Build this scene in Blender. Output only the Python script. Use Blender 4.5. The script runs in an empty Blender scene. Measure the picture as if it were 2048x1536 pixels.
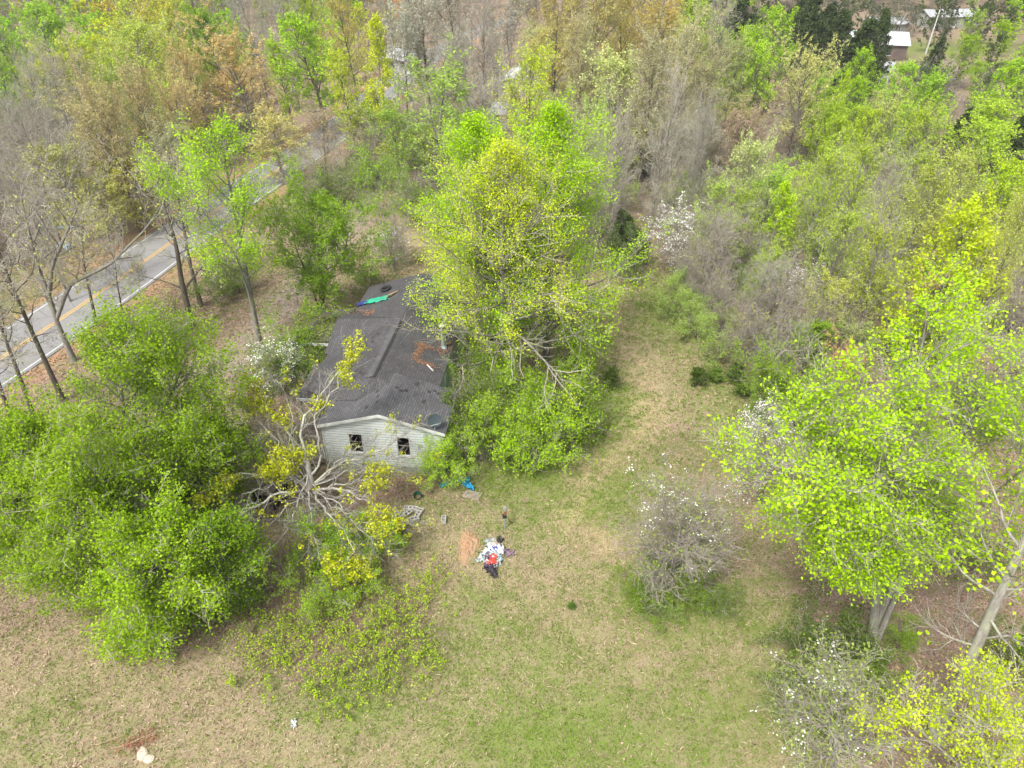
import bpy, math, random
import numpy as np
from math import radians, sin, cos, pi
from mathutils import Vector, Matrix
SC = bpy.context.scene
COL = SC.collection

# ------------------------------------------------------------------ camera, sky, sun, exposure
CAM_H = 28.0
PITCH = radians(34)
FPX = 1421.0                      # focal length in pixels of the 2048 px wide photograph
cam_d = bpy.data.cameras.new('camera'); cam = bpy.data.objects.new('camera', cam_d); COL.objects.link(cam)
cam.location = (0, 0, CAM_H); cam.rotation_euler = (pi/2 - PITCH, 0, 0)
cam_d.sensor_width = 36.0; cam_d.lens = 36.0 * FPX / 2048.0
cam_d.clip_start = 0.5; cam_d.clip_end = 3000
SC.camera = cam

world = bpy.data.worlds.new('World'); SC.world = world; world.use_nodes = True
wn = world.node_tree; wn.nodes.clear()
SUN_EL, SUN_ROT = radians(55), radians(215)
sky = wn.nodes.new('ShaderNodeTexSky'); sky.sky_type = 'NISHITA'; sky.sun_disc = False
sky.sun_elevation = SUN_EL; sky.sun_rotation = SUN_ROT
sky.dust_density = 4.0; sky.ozone_density = 0.6; sky.air_density = 1.0
hs = wn.nodes.new('ShaderNodeHueSaturation'); hs.inputs['Saturation'].default_value = 0.3
bg = wn.nodes.new('ShaderNodeBackground'); bg.inputs['Strength'].default_value = 0.125
wo = wn.nodes.new('ShaderNodeOutputWorld')
wn.links.new(sky.outputs[0], hs.inputs['Color']); wn.links.new(hs.outputs[0], bg.inputs['Color']); wn.links.new(bg.outputs[0], wo.inputs[0])

sun_d = bpy.data.lights.new('sun', 'SUN'); sun_d.energy = 1.5; sun_d.angle = radians(10); sun_d.color = (1.0, 0.96, 0.89)
sun = bpy.data.objects.new('sun', sun_d); COL.objects.link(sun)
az = SUN_ROT
sdir = Vector((sin(az)*cos(SUN_EL), cos(az)*cos(SUN_EL), sin(SUN_EL)))
sun.rotation_euler = sdir.to_track_quat('Z', 'Y').to_euler()

SC.view_settings.view_transform = 'Standard'; SC.view_settings.look = 'None'
SC.view_settings.exposure = 1.2; SC.view_settings.gamma = 1.0; SC.view_settings.use_curve_mapping = False
SC.render.engine = 'CYCLES'
SC.cycles.max_bounces = 6; SC.cycles.diffuse_bounces = 3; SC.cycles.transmission_bounces = 3; SC.cycles.glossy_bounces = 1
SC.cycles.volume_bounces = 0
SC.cycles.use_denoising = True
SC.cycles.caustics_reflective = False; SC.cycles.caustics_refractive = False

# ------------------------------------------------------------------ projection helpers
CP, SP = cos(PITCH), sin(PITCH)
def smooth(a, b, x):
    t = np.clip((np.asarray(x, float) - a) / (b - a), 0, 1); return t*t*(3 - 2*t)
def terr(x, y):
    x = np.asarray(x, float); y = np.asarray(y, float)
    h = -7.0*np.exp(-(((x - 52)/30)**2 + ((y - 85)/36)**2))
    h = h + 18*smooth(220, 480, y + 0.2*np.abs(x)) + 0.5*np.sin(x*0.09 + 1)*np.sin(y*0.07)*smooth(50, 90, y)
    return h
def ray(px, py):
    u = (px - 1024)/FPX; v = (768 - py)/FPX
    return np.array([u, CP + v*SP, -SP + v*CP])
def G(px, py, z=0.0):
    """ground point (plus z above the ground) seen at a pixel of the photograph"""
    d = ray(px, py); t = (z - CAM_H)/d[2] if d[2] < -0.02 else 900.0
    for _ in range(25):
        p = d*t; g = float(terr(p[0], p[1])) + z
        tn = (g - CAM_H)/d[2]; t = 0.5*t + 0.5*tn
    p = d*t
    return np.array([p[0], p[1], float(terr(p[0], p[1])) + z])
def W(px, py, y):
    d = ray(px, py); t = y/d[1]
    return np.array([d[0]*t, y, CAM_H + d[2]*t])
def proj(x, y, z):
    z = np.asarray(z) - CAM_H
    dep = y*CP - z*SP; up = y*SP + z*CP
    return 1024 + FPX*x/dep, 768 - FPX*up/dep, dep

# ------------------------------------------------------------------ mesh helpers
def tag(o, label=None, cat=None, group=None, kind=None):
    if label: o['label'] = label
    if cat: o['category'] = cat
    if group: o['group'] = group
    if kind: o['kind'] = kind
    return o
def empty(name, loc, rz=0):
    o = bpy.data.objects.new(name, None); COL.objects.link(o); o.location = tuple(loc); o.rotation_euler = (0, 0, rz)
    o.empty_display_size = 0.3
    return o
def mk_mesh(name, V, F, mats, mi=None, tint=None, smoothf=False, attrs=None):
    """V (n,3); F (m,4) quads, all quads; mi material index per face; tint per-vertex float"""
    V = np.asarray(V, np.float32); F = np.asarray(F, np.int32)
    me = bpy.data.meshes.new(name)
    me.vertices.add(len(V)); me.vertices.foreach_set('co', V.ravel())
    k = F.shape[1]
    me.loops.add(F.size); me.loops.foreach_set('vertex_index', F.ravel())
    me.polygons.add(len(F)); me.polygons.foreach_set('loop_start', np.arange(0, F.size, k, dtype=np.int32))
    try: me.polygons.foreach_set('loop_total', np.full(len(F), k, np.int32))
    except Exception: pass
    for m in mats: me.materials.append(m)
    if mi is not None: me.polygons.foreach_set('material_index', np.asarray(mi, np.int32))
    if smoothf: me.polygons.foreach_set('use_smooth', np.ones(len(F), bool))
    me.update(calc_edges=True)
    if tint is not None:
        a = me.attributes.new('tint', 'FLOAT', 'POINT'); a.data.foreach_set('value', np.asarray(tint, np.float32))
    if attrs:
        for n_, d_ in attrs.items():
            a = me.attributes.new(n_, 'FLOAT', 'POINT'); a.data.foreach_set('value', np.asarray(d_, np.float32))
    return me
def link(name, me, parent=None):
    o = bpy.data.objects.new(name, me); COL.objects.link(o)
    if parent: o.parent = parent
    return o

class MB:
    """small mesh builder for hand-made things"""
    def __init__(s): s.v = []; s.f = []; s.m = []
    def face(s, pts, m=0):
        b = len(s.v); s.v += [tuple(p) for p in pts]; s.f.append(tuple(range(b, b + len(pts)))); s.m.append(m); return s
    def box(s, a, b, m=0, M=None):
        x0, y0, z0 = a; x1, y1, z1 = b
        P = [(x0,y0,z0),(x1,y0,z0),(x1,y1,z0),(x0,y1,z0),(x0,y0,z1),(x1,y0,z1),(x1,y1,z1),(x0,y1,z1)]
        if M is not None: P = [tuple(M @ Vector(p)) for p in P]
        n = len(s.v); s.v += P
        for q in ((0,3,2,1),(4,5,6,7),(0,1,5,4),(1,2,6,5),(2,3,7,6),(3,0,4,7)):
            s.f.append(tuple(n + i for i in q)); s.m.append(m)
        return s
    def slab(s, quad, th, m=0):
        """a slab of thickness th below a quad (counter-clockwise seen from above)"""
        q = [Vector(p) for p in quad]; nn = (q[1]-q[0]).cross(q[-1]-q[0]).normalized()
        n = len(s.v); k = len(q); s.v += [tuple(p) for p in q] + [tuple(p - nn*th) for p in q]
        s.f.append(tuple(range(n, n+k))); s.f.append(tuple(range(n+2*k-1, n+k-1, -1))); s.m += [m, m]
        for i in range(k):
            j = (i+1) % k; s.f.append((n+i, n+k+i, n+k+j, n+j)); s.m.append(m)
        return s
    def tube(s, pts, r, seg=8, m=0, caps=True):
        pts = [Vector(p) for p in pts]; rr = r if hasattr(r, '__len__') else [r]*len(pts)
        n = len(s.v); ref = Vector((0.31, 0.17, 0.93))
        for i, p in enumerate(pts):
            t = (pts[min(i+1, len(pts)-1)] - pts[max(i-1, 0)]).normalized()
            if abs(t.dot(ref)) > 0.95: ref = Vector((1, 0, 0.1))
            a = t.cross(ref).normalized(); b = t.cross(a)
            for j in range(seg):
                an = 2*pi*j/seg; s.v.append(tuple(p + (a*cos(an) + b*sin(an))*rr[i]))
        for i in range(len(pts)-1):
            for j in range(seg):
                k = (j+1) % seg; s.f.append((n+i*seg+j, n+i*seg+k, n+(i+1)*seg+k, n+(i+1)*seg+j)); s.m.append(m)
        if caps:
            s.f.append(tuple(n+j for j in range(seg))[::-1]); s.m.append(m)
            e = n + (len(pts)-1)*seg; s.f.append(tuple(e+j for j in range(seg))); s.m.append(m)
        return s
    def build(s, name, mats, parent=None):
        me = bpy.data.meshes.new(name); me.from_pydata(s.v, [], s.f)
        if not isinstance(mats, (list, tuple)): mats = [mats]
        for m in mats: me.materials.append(m)
        me.polygons.foreach_set('material_index', s.m); me.update()
        return link(name, me, parent)

# ------------------------------------------------------------------ materials
def lin(c):
    return tuple(((v/255)/12.92 if v/255 <= 0.04045 else ((v/255 + 0.055)/1.055)**2.4) for v in c)
def new_mat(name):
    m = bpy.data.materials.new(name); m.use_nodes = True; nt = m.node_tree; nt.nodes.clear(); return m, nt
class NT:
    def __init__(s, nt): s.t = nt
    def n(s, typ, **kw):
        nd = s.t.nodes.new(typ)
        for k, v in kw.items():
            if k.startswith('i_'): nd.inputs[k[2:].replace('_', ' ')].default_value = v
            else: setattr(nd, k, v)
        return nd
    def l(s, a, b): s.t.links.new(a, b)
    def mix(s, f, a, b, blend='MIX'):
        m = s.t.nodes.new('ShaderNodeMix'); m.data_type = 'RGBA'; m.blend_type = blend
        for sock, v in ((m.inputs[0], f), (m.inputs[6], a), (m.inputs[7], b)):
            if isinstance(v, bpy.types.NodeSocket): s.l(v, sock)
            elif isinstance(v, (int, float)): sock.default_value = v
            else: sock.default_value = (*v, 1)
        return m.outputs[2]
    def math(s, op, a, b=None, c=None, clamp=False):
        m = s.t.nodes.new('ShaderNodeMath'); m.operation = op; m.use_clamp = clamp
        for i, v in enumerate((a, b, c)):
            if v is None: continue
            if isinstance(v, bpy.types.NodeSocket): s.l(v, m.inputs[i])
            else: m.inputs[i].default_value = v
        return m.outputs[0]
    def ramp(s, f, lo, hi):
        m = s.t.nodes.new('ShaderNodeMapRange'); m.inputs[1].default_value = lo; m.inputs[2].default_value = hi
        s.l(f, m.inputs[0]); return m.outputs[0]
    def noise(s, scale, detail=3, rough=0.6, vec=None, w=None):
        n_ = s.t.nodes.new('ShaderNodeTexNoise'); n_.inputs['Scale'].default_value = scale
        n_.inputs['Detail'].default_value = detail; n_.inputs['Roughness'].default_value = rough
        if vec is not None: s.l(vec, n_.inputs['Vector'])
        return n_.outputs['Fac']
def finish(N, color, rough=0.9, bump=None, bstr=0.3, spec=0.2, metal=0.0, bdist=0.05):
    p = N.n('ShaderNodeBsdfPrincipled'); o = N.n('ShaderNodeOutputMaterial')
    if isinstance(color, bpy.types.NodeSocket): N.l(color, p.inputs['Base Color'])
    else: p.inputs['Base Color'].default_value = (*color, 1)
    p.inputs['Roughness'].default_value = rough; p.inputs['Metallic'].default_value = metal
    try: p.inputs['Specular IOR Level'].default_value = spec
    except Exception: pass
    if bump is not None:
        b = N.n('ShaderNodeBump'); b.inputs['Strength'].default_value = bstr; b.inputs['Distance'].default_value = bdist
        N.l(bump, b.inputs['Height']); N.l(b.outputs[0], p.inputs['Normal'])
    N.l(p.outputs[0], o.inputs[0]); return p
def simple(name, c1, c2=None, scale=3, rough=0.8, metal=0.0, bump=0.0, spec=0.3):
    m, nt = new_mat(name); N = NT(nt); tc = N.n('ShaderNodeTexCoord')
    f = N.noise(scale, 4, 0.65, tc.outputs['Object'])
    c2 = c2 or tuple(v*0.7 for v in c1)
    col = N.mix(N.ramp(f, 0.35, 0.65), c1, c2)
    finish(N, col, rough, f if bump else None, bump, spec, metal); return m

def leaf_material(name, trans=0.33, gloss=0.12):
    m, nt = new_mat(name); N = NT(nt)
    oi = N.n('ShaderNodeObjectInfo'); at = N.n('ShaderNodeAttribute', attribute_name='tint')
    hsv = N.n('ShaderNodeHueSaturation'); N.l(oi.outputs['Color'], hsv.inputs['Color'])
    N.l(N.math('MULTIPLY_ADD', at.outputs['Fac'], -0.02, 0.51), hsv.inputs['Hue'])
    N.l(N.math('MULTIPLY_ADD', at.outputs['Fac'], 0.7, 0.66), hsv.inputs['Value'])
    N.l(N.math('MULTIPLY_ADD', at.outputs['Fac'], -0.16, 1.08), hsv.inputs['Saturation'])
    p = N.n('ShaderNodeBsdfPrincipled'); p.inputs['Roughness'].default_value = 0.5
    try: p.inputs['Specular IOR Level'].default_value = gloss
    except Exception: pass
    t = N.n('ShaderNodeBsdfTranslucent'); N.l(hsv.outputs[0], p.inputs['Base Color'])
    N.l(hsv.outputs[0], t.inputs['Color'])
    ms = N.n('ShaderNodeMixShader'); ms.inputs[0].default_value = trans
    N.l(p.outputs[0], ms.inputs[1]); N.l(t.outputs[0], ms.inputs[2])
    o = N.n('ShaderNodeOutputMaterial'); N.l(ms.outputs[0], o.inputs[0]); return m
LEAF = leaf_material('leaf')

def bark_material(name, c1, c2, scale=6):
    m, nt = new_mat(name); N = NT(nt); tc = N.n('ShaderNodeTexCoord'); mp = N.n('ShaderNodeMapping')
    mp.inputs['Scale'].default_value = (1, 1, 0.25); N.l(tc.outputs['Object'], mp.inputs['Vector'])
    f = N.noise(scale, 5, 0.7, mp.outputs[0]); f2 = N.noise(0.8, 2, 0.5, tc.outputs['Object'])
    oi = N.n('ShaderNodeObjectInfo')
    col = N.mix(N.ramp(f, 0.35, 0.68), c1, c2)
    col = N.mix(N.ramp(f2, 0.5, 0.75), col, (c2[0]*0.9, c2[1]*1.05, c2[2]*0.8))
    col = N.mix(N.math('MULTIPLY', oi.outputs['Random'], 0.35), col, tuple(v*0.55 for v in c1))
    finish(N, col, 0.95, f, 0.5, 0.1); return m
BARK = bark_material('bark_brown', (0.10, 0.085, 0.07), (0.22, 0.19, 0.155))
BARK_G = bark_material('bark_grey', (0.17, 0.155, 0.135), (0.36, 0.34, 0.30))
BARK_P = bark_material('bark_pale', (0.22, 0.20, 0.175), (0.52, 0.49, 0.44))
TWIG = bark_material('twig', (0.34, 0.31, 0.26), (0.56, 0.51, 0.44))
TWIG_R = bark_material('twig_purplish', (0.32, 0.265, 0.24), (0.52, 0.46, 0.42))
m_, nt_ = new_mat('petal'); N_ = NT(nt_); finish(N_, (0.85, 0.85, 0.80), 0.7); PETAL = m_

# ------------------------------------------------------------------ vectorised plant building
def norm(a): return a/np.maximum(np.linalg.norm(a, axis=-1, keepdims=True), 1e-9)
def polyl(p0, d0, L, K, up, wob, rng):
    N = len(p0); P = np.zeros((N, K, 3)); P[:, 0] = p0; d = norm(d0.copy())
    st = (L/(K-1))[:, None]
    for k in range(1, K):
        P[:, k] = P[:, k-1] + d*st
        d = norm(d + np.array([0, 0, 1.0])*up/(K-1) + rng.normal(0, wob/math.sqrt(K), (N, 3)))
    return P
def tubes(P, R, sides):
    N, K, _ = P.shape
    T = np.zeros_like(P); T[:, 1:-1] = P[:, 2:] - P[:, :-2]; T[:, 0] = P[:, 1]-P[:, 0]; T[:, -1] = P[:, -1]-P[:, -2]
    T = norm(T); main = norm(P[:, -1]-P[:, 0])
    ref = np.where(np.abs(main[:, 2:3]) < 0.8, np.array([[0, 0, 1.0]]), np.array([[1.0, 0.2, 0]]))[:, None, :]
    A = norm(np.cross(T, ref)); B = np.cross(T, A)
    an = np.arange(sides)*2*pi/sides
    V = P[:, :, None, :] + R[:, :, None, None]*(A[:, :, None, :]*np.cos(an)[None, None, :, None] + B[:, :, None, :]*np.sin(an)[None, None, :, None])
    idx = np.arange(N*K*sides).reshape(N, K, sides)
    a = idx[:, :-1]; b = idx[:, 1:]; a2 = np.roll(a, -1, axis=2); b2 = np.roll(b, -1, axis=2)
    return V.reshape(-1, 3), np.stack([a, a2, b2, b], -1).reshape(-1, 4)
def spawn(P, n, tlo, thi, rng):
    """pick n[i] points along each parent polyline"""
    idx = np.repeat(np.arange(len(P)), n); M = len(idx)
    order = np.concatenate([np.arange(k) for k in n]) if M else np.zeros(0)
    t = tlo + (thi-tlo)*((order + rng.random(M))/np.maximum(n[idx], 1))
    K = P.shape[1]; f = np.clip(t, 0, 0.9999)*(K-1); k = f.astype(int); w = (f-k)[:, None]
    pos = P[idx, k]*(1-w) + P[idx, k+1]*w; tan = norm(P[idx, k+1]-P[idx, k])
    return idx, t, pos, tan, k, w[:, 0]
def side_dir(tan, ang, rng, azim=None):
    M = len(tan); ref = np.where(np.abs(tan[:, 2:3]) < 0.9, np.array([[0, 0, 1.0]]), np.array([[1.0, 0, 0]]))
    a = norm(np.cross(tan, ref)); b = np.cross(tan, a)
    az = rng.random(M)*2*pi if azim is None else azim
    return norm(tan*np.cos(ang)[:, None] + (a*np.cos(az)[:, None] + b*np.sin(az)[:, None])*np.sin(ang)[:, None])
def leaves(pos, size, rng, up=0.5, aspect=0.75):
    M = len(pos); nrm = norm(rng.normal(0, 1, (M, 3)) + np.array([0, 0, up*2]))
    a = norm(np.cross(nrm, rng.normal(0, 1, (M, 3)))); b = np.cross(nrm, a)
    s = size*rng.uniform(0.6, 1.3, M)[:, None]
    V = np.stack([pos - a*s*0.5, pos + b*s*0.5*aspect - a*s*0.08 + nrm*s*0.12, pos + a*s*0.55, pos - b*s*0.5*aspect - a*s*0.08 + nrm*s*0.12], 1)
    return V.reshape(-1, 3), np.arange(M*4).reshape(M, 4)
def prof(kind, s):
    s = np.clip(s, 0, 1)
    if kind == 'cone': return 0.03 + 0.97*(1-s)**0.8*np.clip(0.55 + s*3, 0, 1)
    if kind == 'spire': return 0.02 + 0.98*(1-s)*np.clip(0.65 + s*2.2, 0, 1)
    if kind == 'ovoid': return 0.10 + 0.90*np.sin(pi*np.clip(0.22 + 0.78*s, 0, 1))**0.8
    if kind == 'round': return 0.2 + 0.8*np.sqrt(np.clip(1-(1.9*s-0.85)**2, 0, 1))
    if kind == 'vase': return 0.25 + 0.75*np.clip(s*1.5, 0, 1)*np.sqrt(np.clip(1.25-s, 0, 1))
    if kind == 'bush': return 0.3 + 0.7*np.sqrt(np.clip(1-s**2, 0, 1))
    return np.ones_like(s)

def gen_tree(seed, H=16, R=4.5, base=0.2, shape='ovoid', r0=0.22, stems=None, n1=30, n2=7, n3=7, nl=9, ls=0.16, L3=0.8,
             ang=(75, 35), up1=0.6, leaf_frac=1.0, wob=0.35, twig_r=0.012, bark=None, twig=None, leafmat=None, nstem=1,
             K1=7, l2=0.42, leaf_jit=0.14, flower=0, flower_s=0.1, flower_flat=False, leaf_up=0.5, droop=0.0, spread=0.25, keep=None,
             leaf_zone=0.0, fz=-1.0, limb_sides=5, dead=0.0):
    """returns (trunk mesh, crown mesh, flower mesh or None)"""
    rng = np.random.default_rng(seed)
    if stems is None:
        st, sr = [], []
        for i in range(nstem):
            a = rng.random()*2*pi; d = np.array([[cos(a)*spread*(nstem > 1), sin(a)*spread*(nstem > 1), 1.0]])
            p = polyl(np.array([[0, 0, -0.3]]) + (rng.normal(0, 0.12, (1, 3))*[1, 1, 0] if nstem > 1 else 0), d, np.array([(H+0.3)*(1 if i == 0 else rng.uniform(.75, 1))]), 13, 0.25, 0.16, rng)[0]
            p[:, 2] *= (H*(1 if i == 0 else 0.9))/max(p[-1, 2], 0.1); st.append(p); sr.append(r0*(1 if nstem == 1 else 0.7))
        stems = [(p, r) for p, r in zip(st, sr)]
    Vt, Ft, Vc, Fc, Mc, Tc = [], [], [], [], [], []
    nv = 0; nc = 0
    def addc(V, F, mi, tint):
        nonlocal nc
        Vc.append(V); Fc.append(F + nc); Mc.append(np.full(len(F), mi)); Tc.append(tint); nc += len(V)
    Ps = []; 
    for p, r in stems:
        p = np.asarray(p, float)
        # resample to 13 points
        if len(p) != 13:
            dl = np.r_[0, np.cumsum(np.linalg.norm(np.diff(p, axis=0), axis=1))]; q = np.linspace(0, dl[-1], 13)
            p = np.stack([np.interp(q, dl, p[:, i]) for i in range(3)], 1)
        rr = r*np.clip(1 - np.linspace(0, 1, 13), 0, 1)**0.8*0.94 + r*0.05
        if p[0, 2] < 0.2: rr[0] *= 1.5; rr[1] *= 1.05
        V, F = tubes(p[None], rr[None], 8); Vt.append(V); Ft.append(F + nv); nv += len(V); Ps.append((p, rr))
    P0 = np.stack([p for p, _ in Ps]); R0 = np.stack([r for _, r in Ps])
    zb, zt = base*H, max(p[:, 2].max() for p in P0)
    S = len(P0)
    nper = np.full(S, max(2, n1//S))
    # start of limbs along each stem: only above zb
    tl = []
    idx, t, pos, tan, k, w = spawn(P0, nper, 0.0, 1.0, rng)
    # remap to the part of the stem above the crown base
    for s in range(S):
        z = P0[s, :, 2]; t0 = np.interp(zb, z, np.linspace(0, 1, 13)) if z[0] < zb else 0.04
        m = idx == s; t[m] = t0 + (0.985-t0)*t[m]**0.9
    f = np.clip(t, 0, 0.9999)*12; k = f.astype(int); w = (f-k)[:, None]
    pos = P0[idx, k]*(1-w) + P0[idx, k+1]*w; tan = norm(P0[idx, k+1]-P0[idx, k]); rpar = R0[idx, k]*(1-w[:, 0]) + R0[idx, k+1]*w[:, 0]
    s = (pos[:, 2]-zb)/max(zt-zb, 0.1)
    a = np.radians(ang[0] + (ang[1]-ang[0])*np.clip(s, 0, 1) + rng.normal(0, 9, len(s)))
    L1 = R*prof(shape, s)*rng.uniform(0.55, 1.22, len(s))/np.maximum(np.sin(a), 0.45)*0.92
    L1 = L1*np.clip((1-s)*5+.25, .25, 1)
    az = (np.arange(len(s))*2.399 + rng.normal(0, 0.5, len(s)))
    D = side_dir(tan, a, rng, az)
    P1 = polyl(pos, D, L1, K1, up1, wob, rng)
    if droop: 
        q = np.linspace(0, 1, K1)**2; P1[:, :, 2] -= droop*q[None]*L1[:, None]*(1-np.clip(s, 0, 1))[:, None]
    if keep is not None:
        kk = keep(P1[:, -1]); P1, L1, rpar, s = P1[kk], L1[kk], rpar[kk], s[kk]
    r1 = np.minimum(rpar*0.6, 0.018 + L1*0.016)
    R1 = r1[:, None]*(1-np.linspace(0, 1, K1)*0.85)[None]
    V, F = tubes(P1, R1, limb_sides); Vt.append(V); Ft.append(F+nv); nv += len(V)
    # second level
    nn = np.maximum(1, np.round(n2*(0.35 + 0.65*L1/max(L1.max(), .1))).astype(int))
    idx, t, pos, tan, k, w = spawn(P1, nn, 0.22, 1.0, rng)
    a = np.radians(rng.normal(45, 12, len(idx)))*(1-0.5*(t > 0.93))
    L2 = L1[idx]*l2*(1.15-0.55*t)*rng.uniform(0.6, 1.2, len(idx)) + 0.25
    P2 = polyl(pos, side_dir(tan, a, rng), L2, 5, up1*0.7, wob, rng)
    r2 = np.maximum(np.minimum(R1[idx, k]*0.65, 0.008 + L2*0.012), twig_r)
    R2 = r2[:, None]*(1-np.linspace(0, 1, 5)*0.6)[None]
    V, F = tubes(P2, R2, 3); addc(V, F, 0, np.zeros(len(V)))
    # third level: twigs along second-level branches and the outer limbs
    nn = np.maximum(1, np.round(n3*(0.5 + 0.5*L2/max(L2.max(), .1))).astype(int))
    idx, t, pos, tan, k, w = spawn(P2, nn, 0.15, 1.0, rng)
    i1, t1, pos1, tan1, _, _ = spawn(P1, np.full(len(P1), max(2, n3//2)), 0.45, 1.0, rng)
    pos = np.concatenate([pos, pos1]); tan = np.concatenate([tan, tan1])
    L = L3*rng.uniform(0.5, 1.3, len(pos))*(1 - .45*np.clip((pos[:, 2]-zb)/max(zt-zb, .1)*2.2-1.3, 0, 1))
    a = np.radians(rng.normal(42, 14, len(pos)))
    P3 = polyl(pos, side_dir(tan, a, rng), L, 4, up1*0.8, wob*1.2, rng)
    R3 = np.full(len(P3), twig_r)[:, None]*np.array([1, .85, .65, .4])[None]
    V, F = tubes(P3, R3, 3); addc(V, F, 0, np.zeros(len(V)))
    fl = None
    if nl > 0 and leaf_frac > 0:
        # clumpy choice of leafing twigs
        rt = rng.random(len(P3)); cl = np.sin(pos[:, 0]*1.7+seed)*np.sin(pos[:, 1]*1.9)*np.sin(pos[:, 2]*1.3 + seed*.3)
        on = rt < leaf_frac*(1 + 1.1*cl)
        if leaf_zone: on &= (pos[:, 2] > zb + leaf_zone*(zt-zb)) | (rng.random(len(pos)) < 0.12)
        Q = P3[on]; tw = rng.random(len(Q))*0.5 + 0.25*(1+cl[on])
        nlv = np.full(len(Q), nl); ii, tt, lp, _, _, _ = spawn(Q, nlv, 0.15, 1.05, rng)
        lp = lp + rng.normal(0, leaf_jit, lp.shape)
        V, F = leaves(lp, ls, rng, leaf_up)
        tint = np.clip(tw[ii]*0.6 + rng.random(len(lp))*0.4, 0, 1)
        addc(V, F, 1, np.repeat(tint, 4))
    if flower:
        on = rng.random(len(P3)) < min(1, flower/ max(1, len(P3)))*2.2
        on &= pos[:, 2] > zb + fz*(zt-zb)
        cz = np.sin(pos[:, 0]*2.1+seed)*np.sin(pos[:, 1]*2.3+1) > -0.1
        Q = P3[on & cz, -1]; ii = np.repeat(np.arange(len(Q)), 4); lp = Q[ii] + rng.normal(0, 0.10, (len(ii), 3))*[1, 1, .35]
        V, F = leaves(lp, flower_s, rng, 1.6, 1.0); fl = mk_mesh('blossom', V, F, [PETAL])
    bark = bark or BARK; twig = twig or TWIG
    mt = mk_mesh('trunk', np.concatenate(Vt), np.concatenate(Ft), [bark], smoothf=True)
    mc = mk_mesh('crown', np.concatenate(Vc), np.concatenate(Fc), [twig, leafmat or LEAF], mi=np.concatenate(Mc), tint=np.concatenate(Tc))
    return mt, mc, fl

LEAF_K = .96
def leaf_rgb(col):
    r_, g_, b_ = lin(col); f = float(np.interp(g_/r_, [.75, 1.0, 1.25, 1.6, 2.2, 3.4], [.86, .92, .97, 1.12, 1.38, 2.15])); gg = 1.12 if r_ > g_ else 1.0
    return (min(.8, r_*f*LEAF_K), min(.8, g_*gg*LEAF_K), min(.8, (b_*(1.3 if r_ > g_ else .8))*LEAF_K))
def place(name, meshes, loc, col, scale=(1, 1, 1), rz=0.0, label='', cat='tree', group=None, bc=None):
    e = empty(name, loc, rz); e.scale = scale; tag(e, label, cat, group)
    c = (*leaf_rgb(col), 1)
    parts = [('trunk', meshes[0]), ('crown', meshes[1])]
    if len(meshes) > 2 and meshes[2] is not None: parts.append(('blossom', meshes[2]))
    for n_, me in parts:
        o = link(n_, me, e); o.color = c
    return e

exec_parts = []
# ------------------------------------------------------------------ the ground
ROADPX = [(-420, 975), (-200, 842), (20, 713), (130, 634.5), (277, 530), (427, 429), (533, 355), (581, 325), (655, 272), (700, 240), (741, 207), (770, 180), (800, 152), (840, 122), (900, 85), (1000, 40)]
road_c = np.array([G(a, b)[:2] for a, b in ROADPX])
def catmull(P, n=12):
    P = np.vstack([2*P[0]-P[1], P, 2*P[-1]-P[-2]]); out = []
    for i in range(1, len(P)-2):
        for k in range(n):
            t = k/n; a, b, c, d = P[i-1], P[i], P[i+1], P[i+2]
            out.append(0.5*((2*b) + (-a+c)*t + (2*a-5*b+4*c-d)*t*t + (-a+3*b-3*c+d)*t**3))
    out.append(P[-2]); return np.array(out)
# smooth the traced centre line
rc = road_c.copy()
for _ in range(2): rc[1:-1] = 0.25*rc[:-2] + 0.5*rc[1:-1] + 0.25*rc[2:]
road = catmull(rc, 10)
def seg_dist(px, py, line):
    """distance from points to a polyline"""
    best = np.full(np.shape(px), 1e9)
    for a, b in zip(line[:-1], line[1:]):
        d = b-a; L = max((d**2).sum(), 1e-9)
        t = np.clip(((px-a[0])*d[0] + (py-a[1])*d[1])/L, 0, 1)
        best = np.minimum(best, np.hypot(px-a[0]-t*d[0], py-a[1]-t*d[1]))
    return best
def inpoly(x, y, poly):
    x = np.asarray(x, float); y = np.asarray(y, float); c = np.zeros(x.shape, bool); n = len(poly)
    for i in range(n):
        x1, y1 = poly[i]; x2, y2 = poly[(i+1) % n]
        cond = ((y1 > y) != (y2 > y)) & (x < (x2-x1)*(y-y1)/((y2-y1) if y2 != y1 else 1e-9) + x1); c ^= cond
    return c
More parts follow.
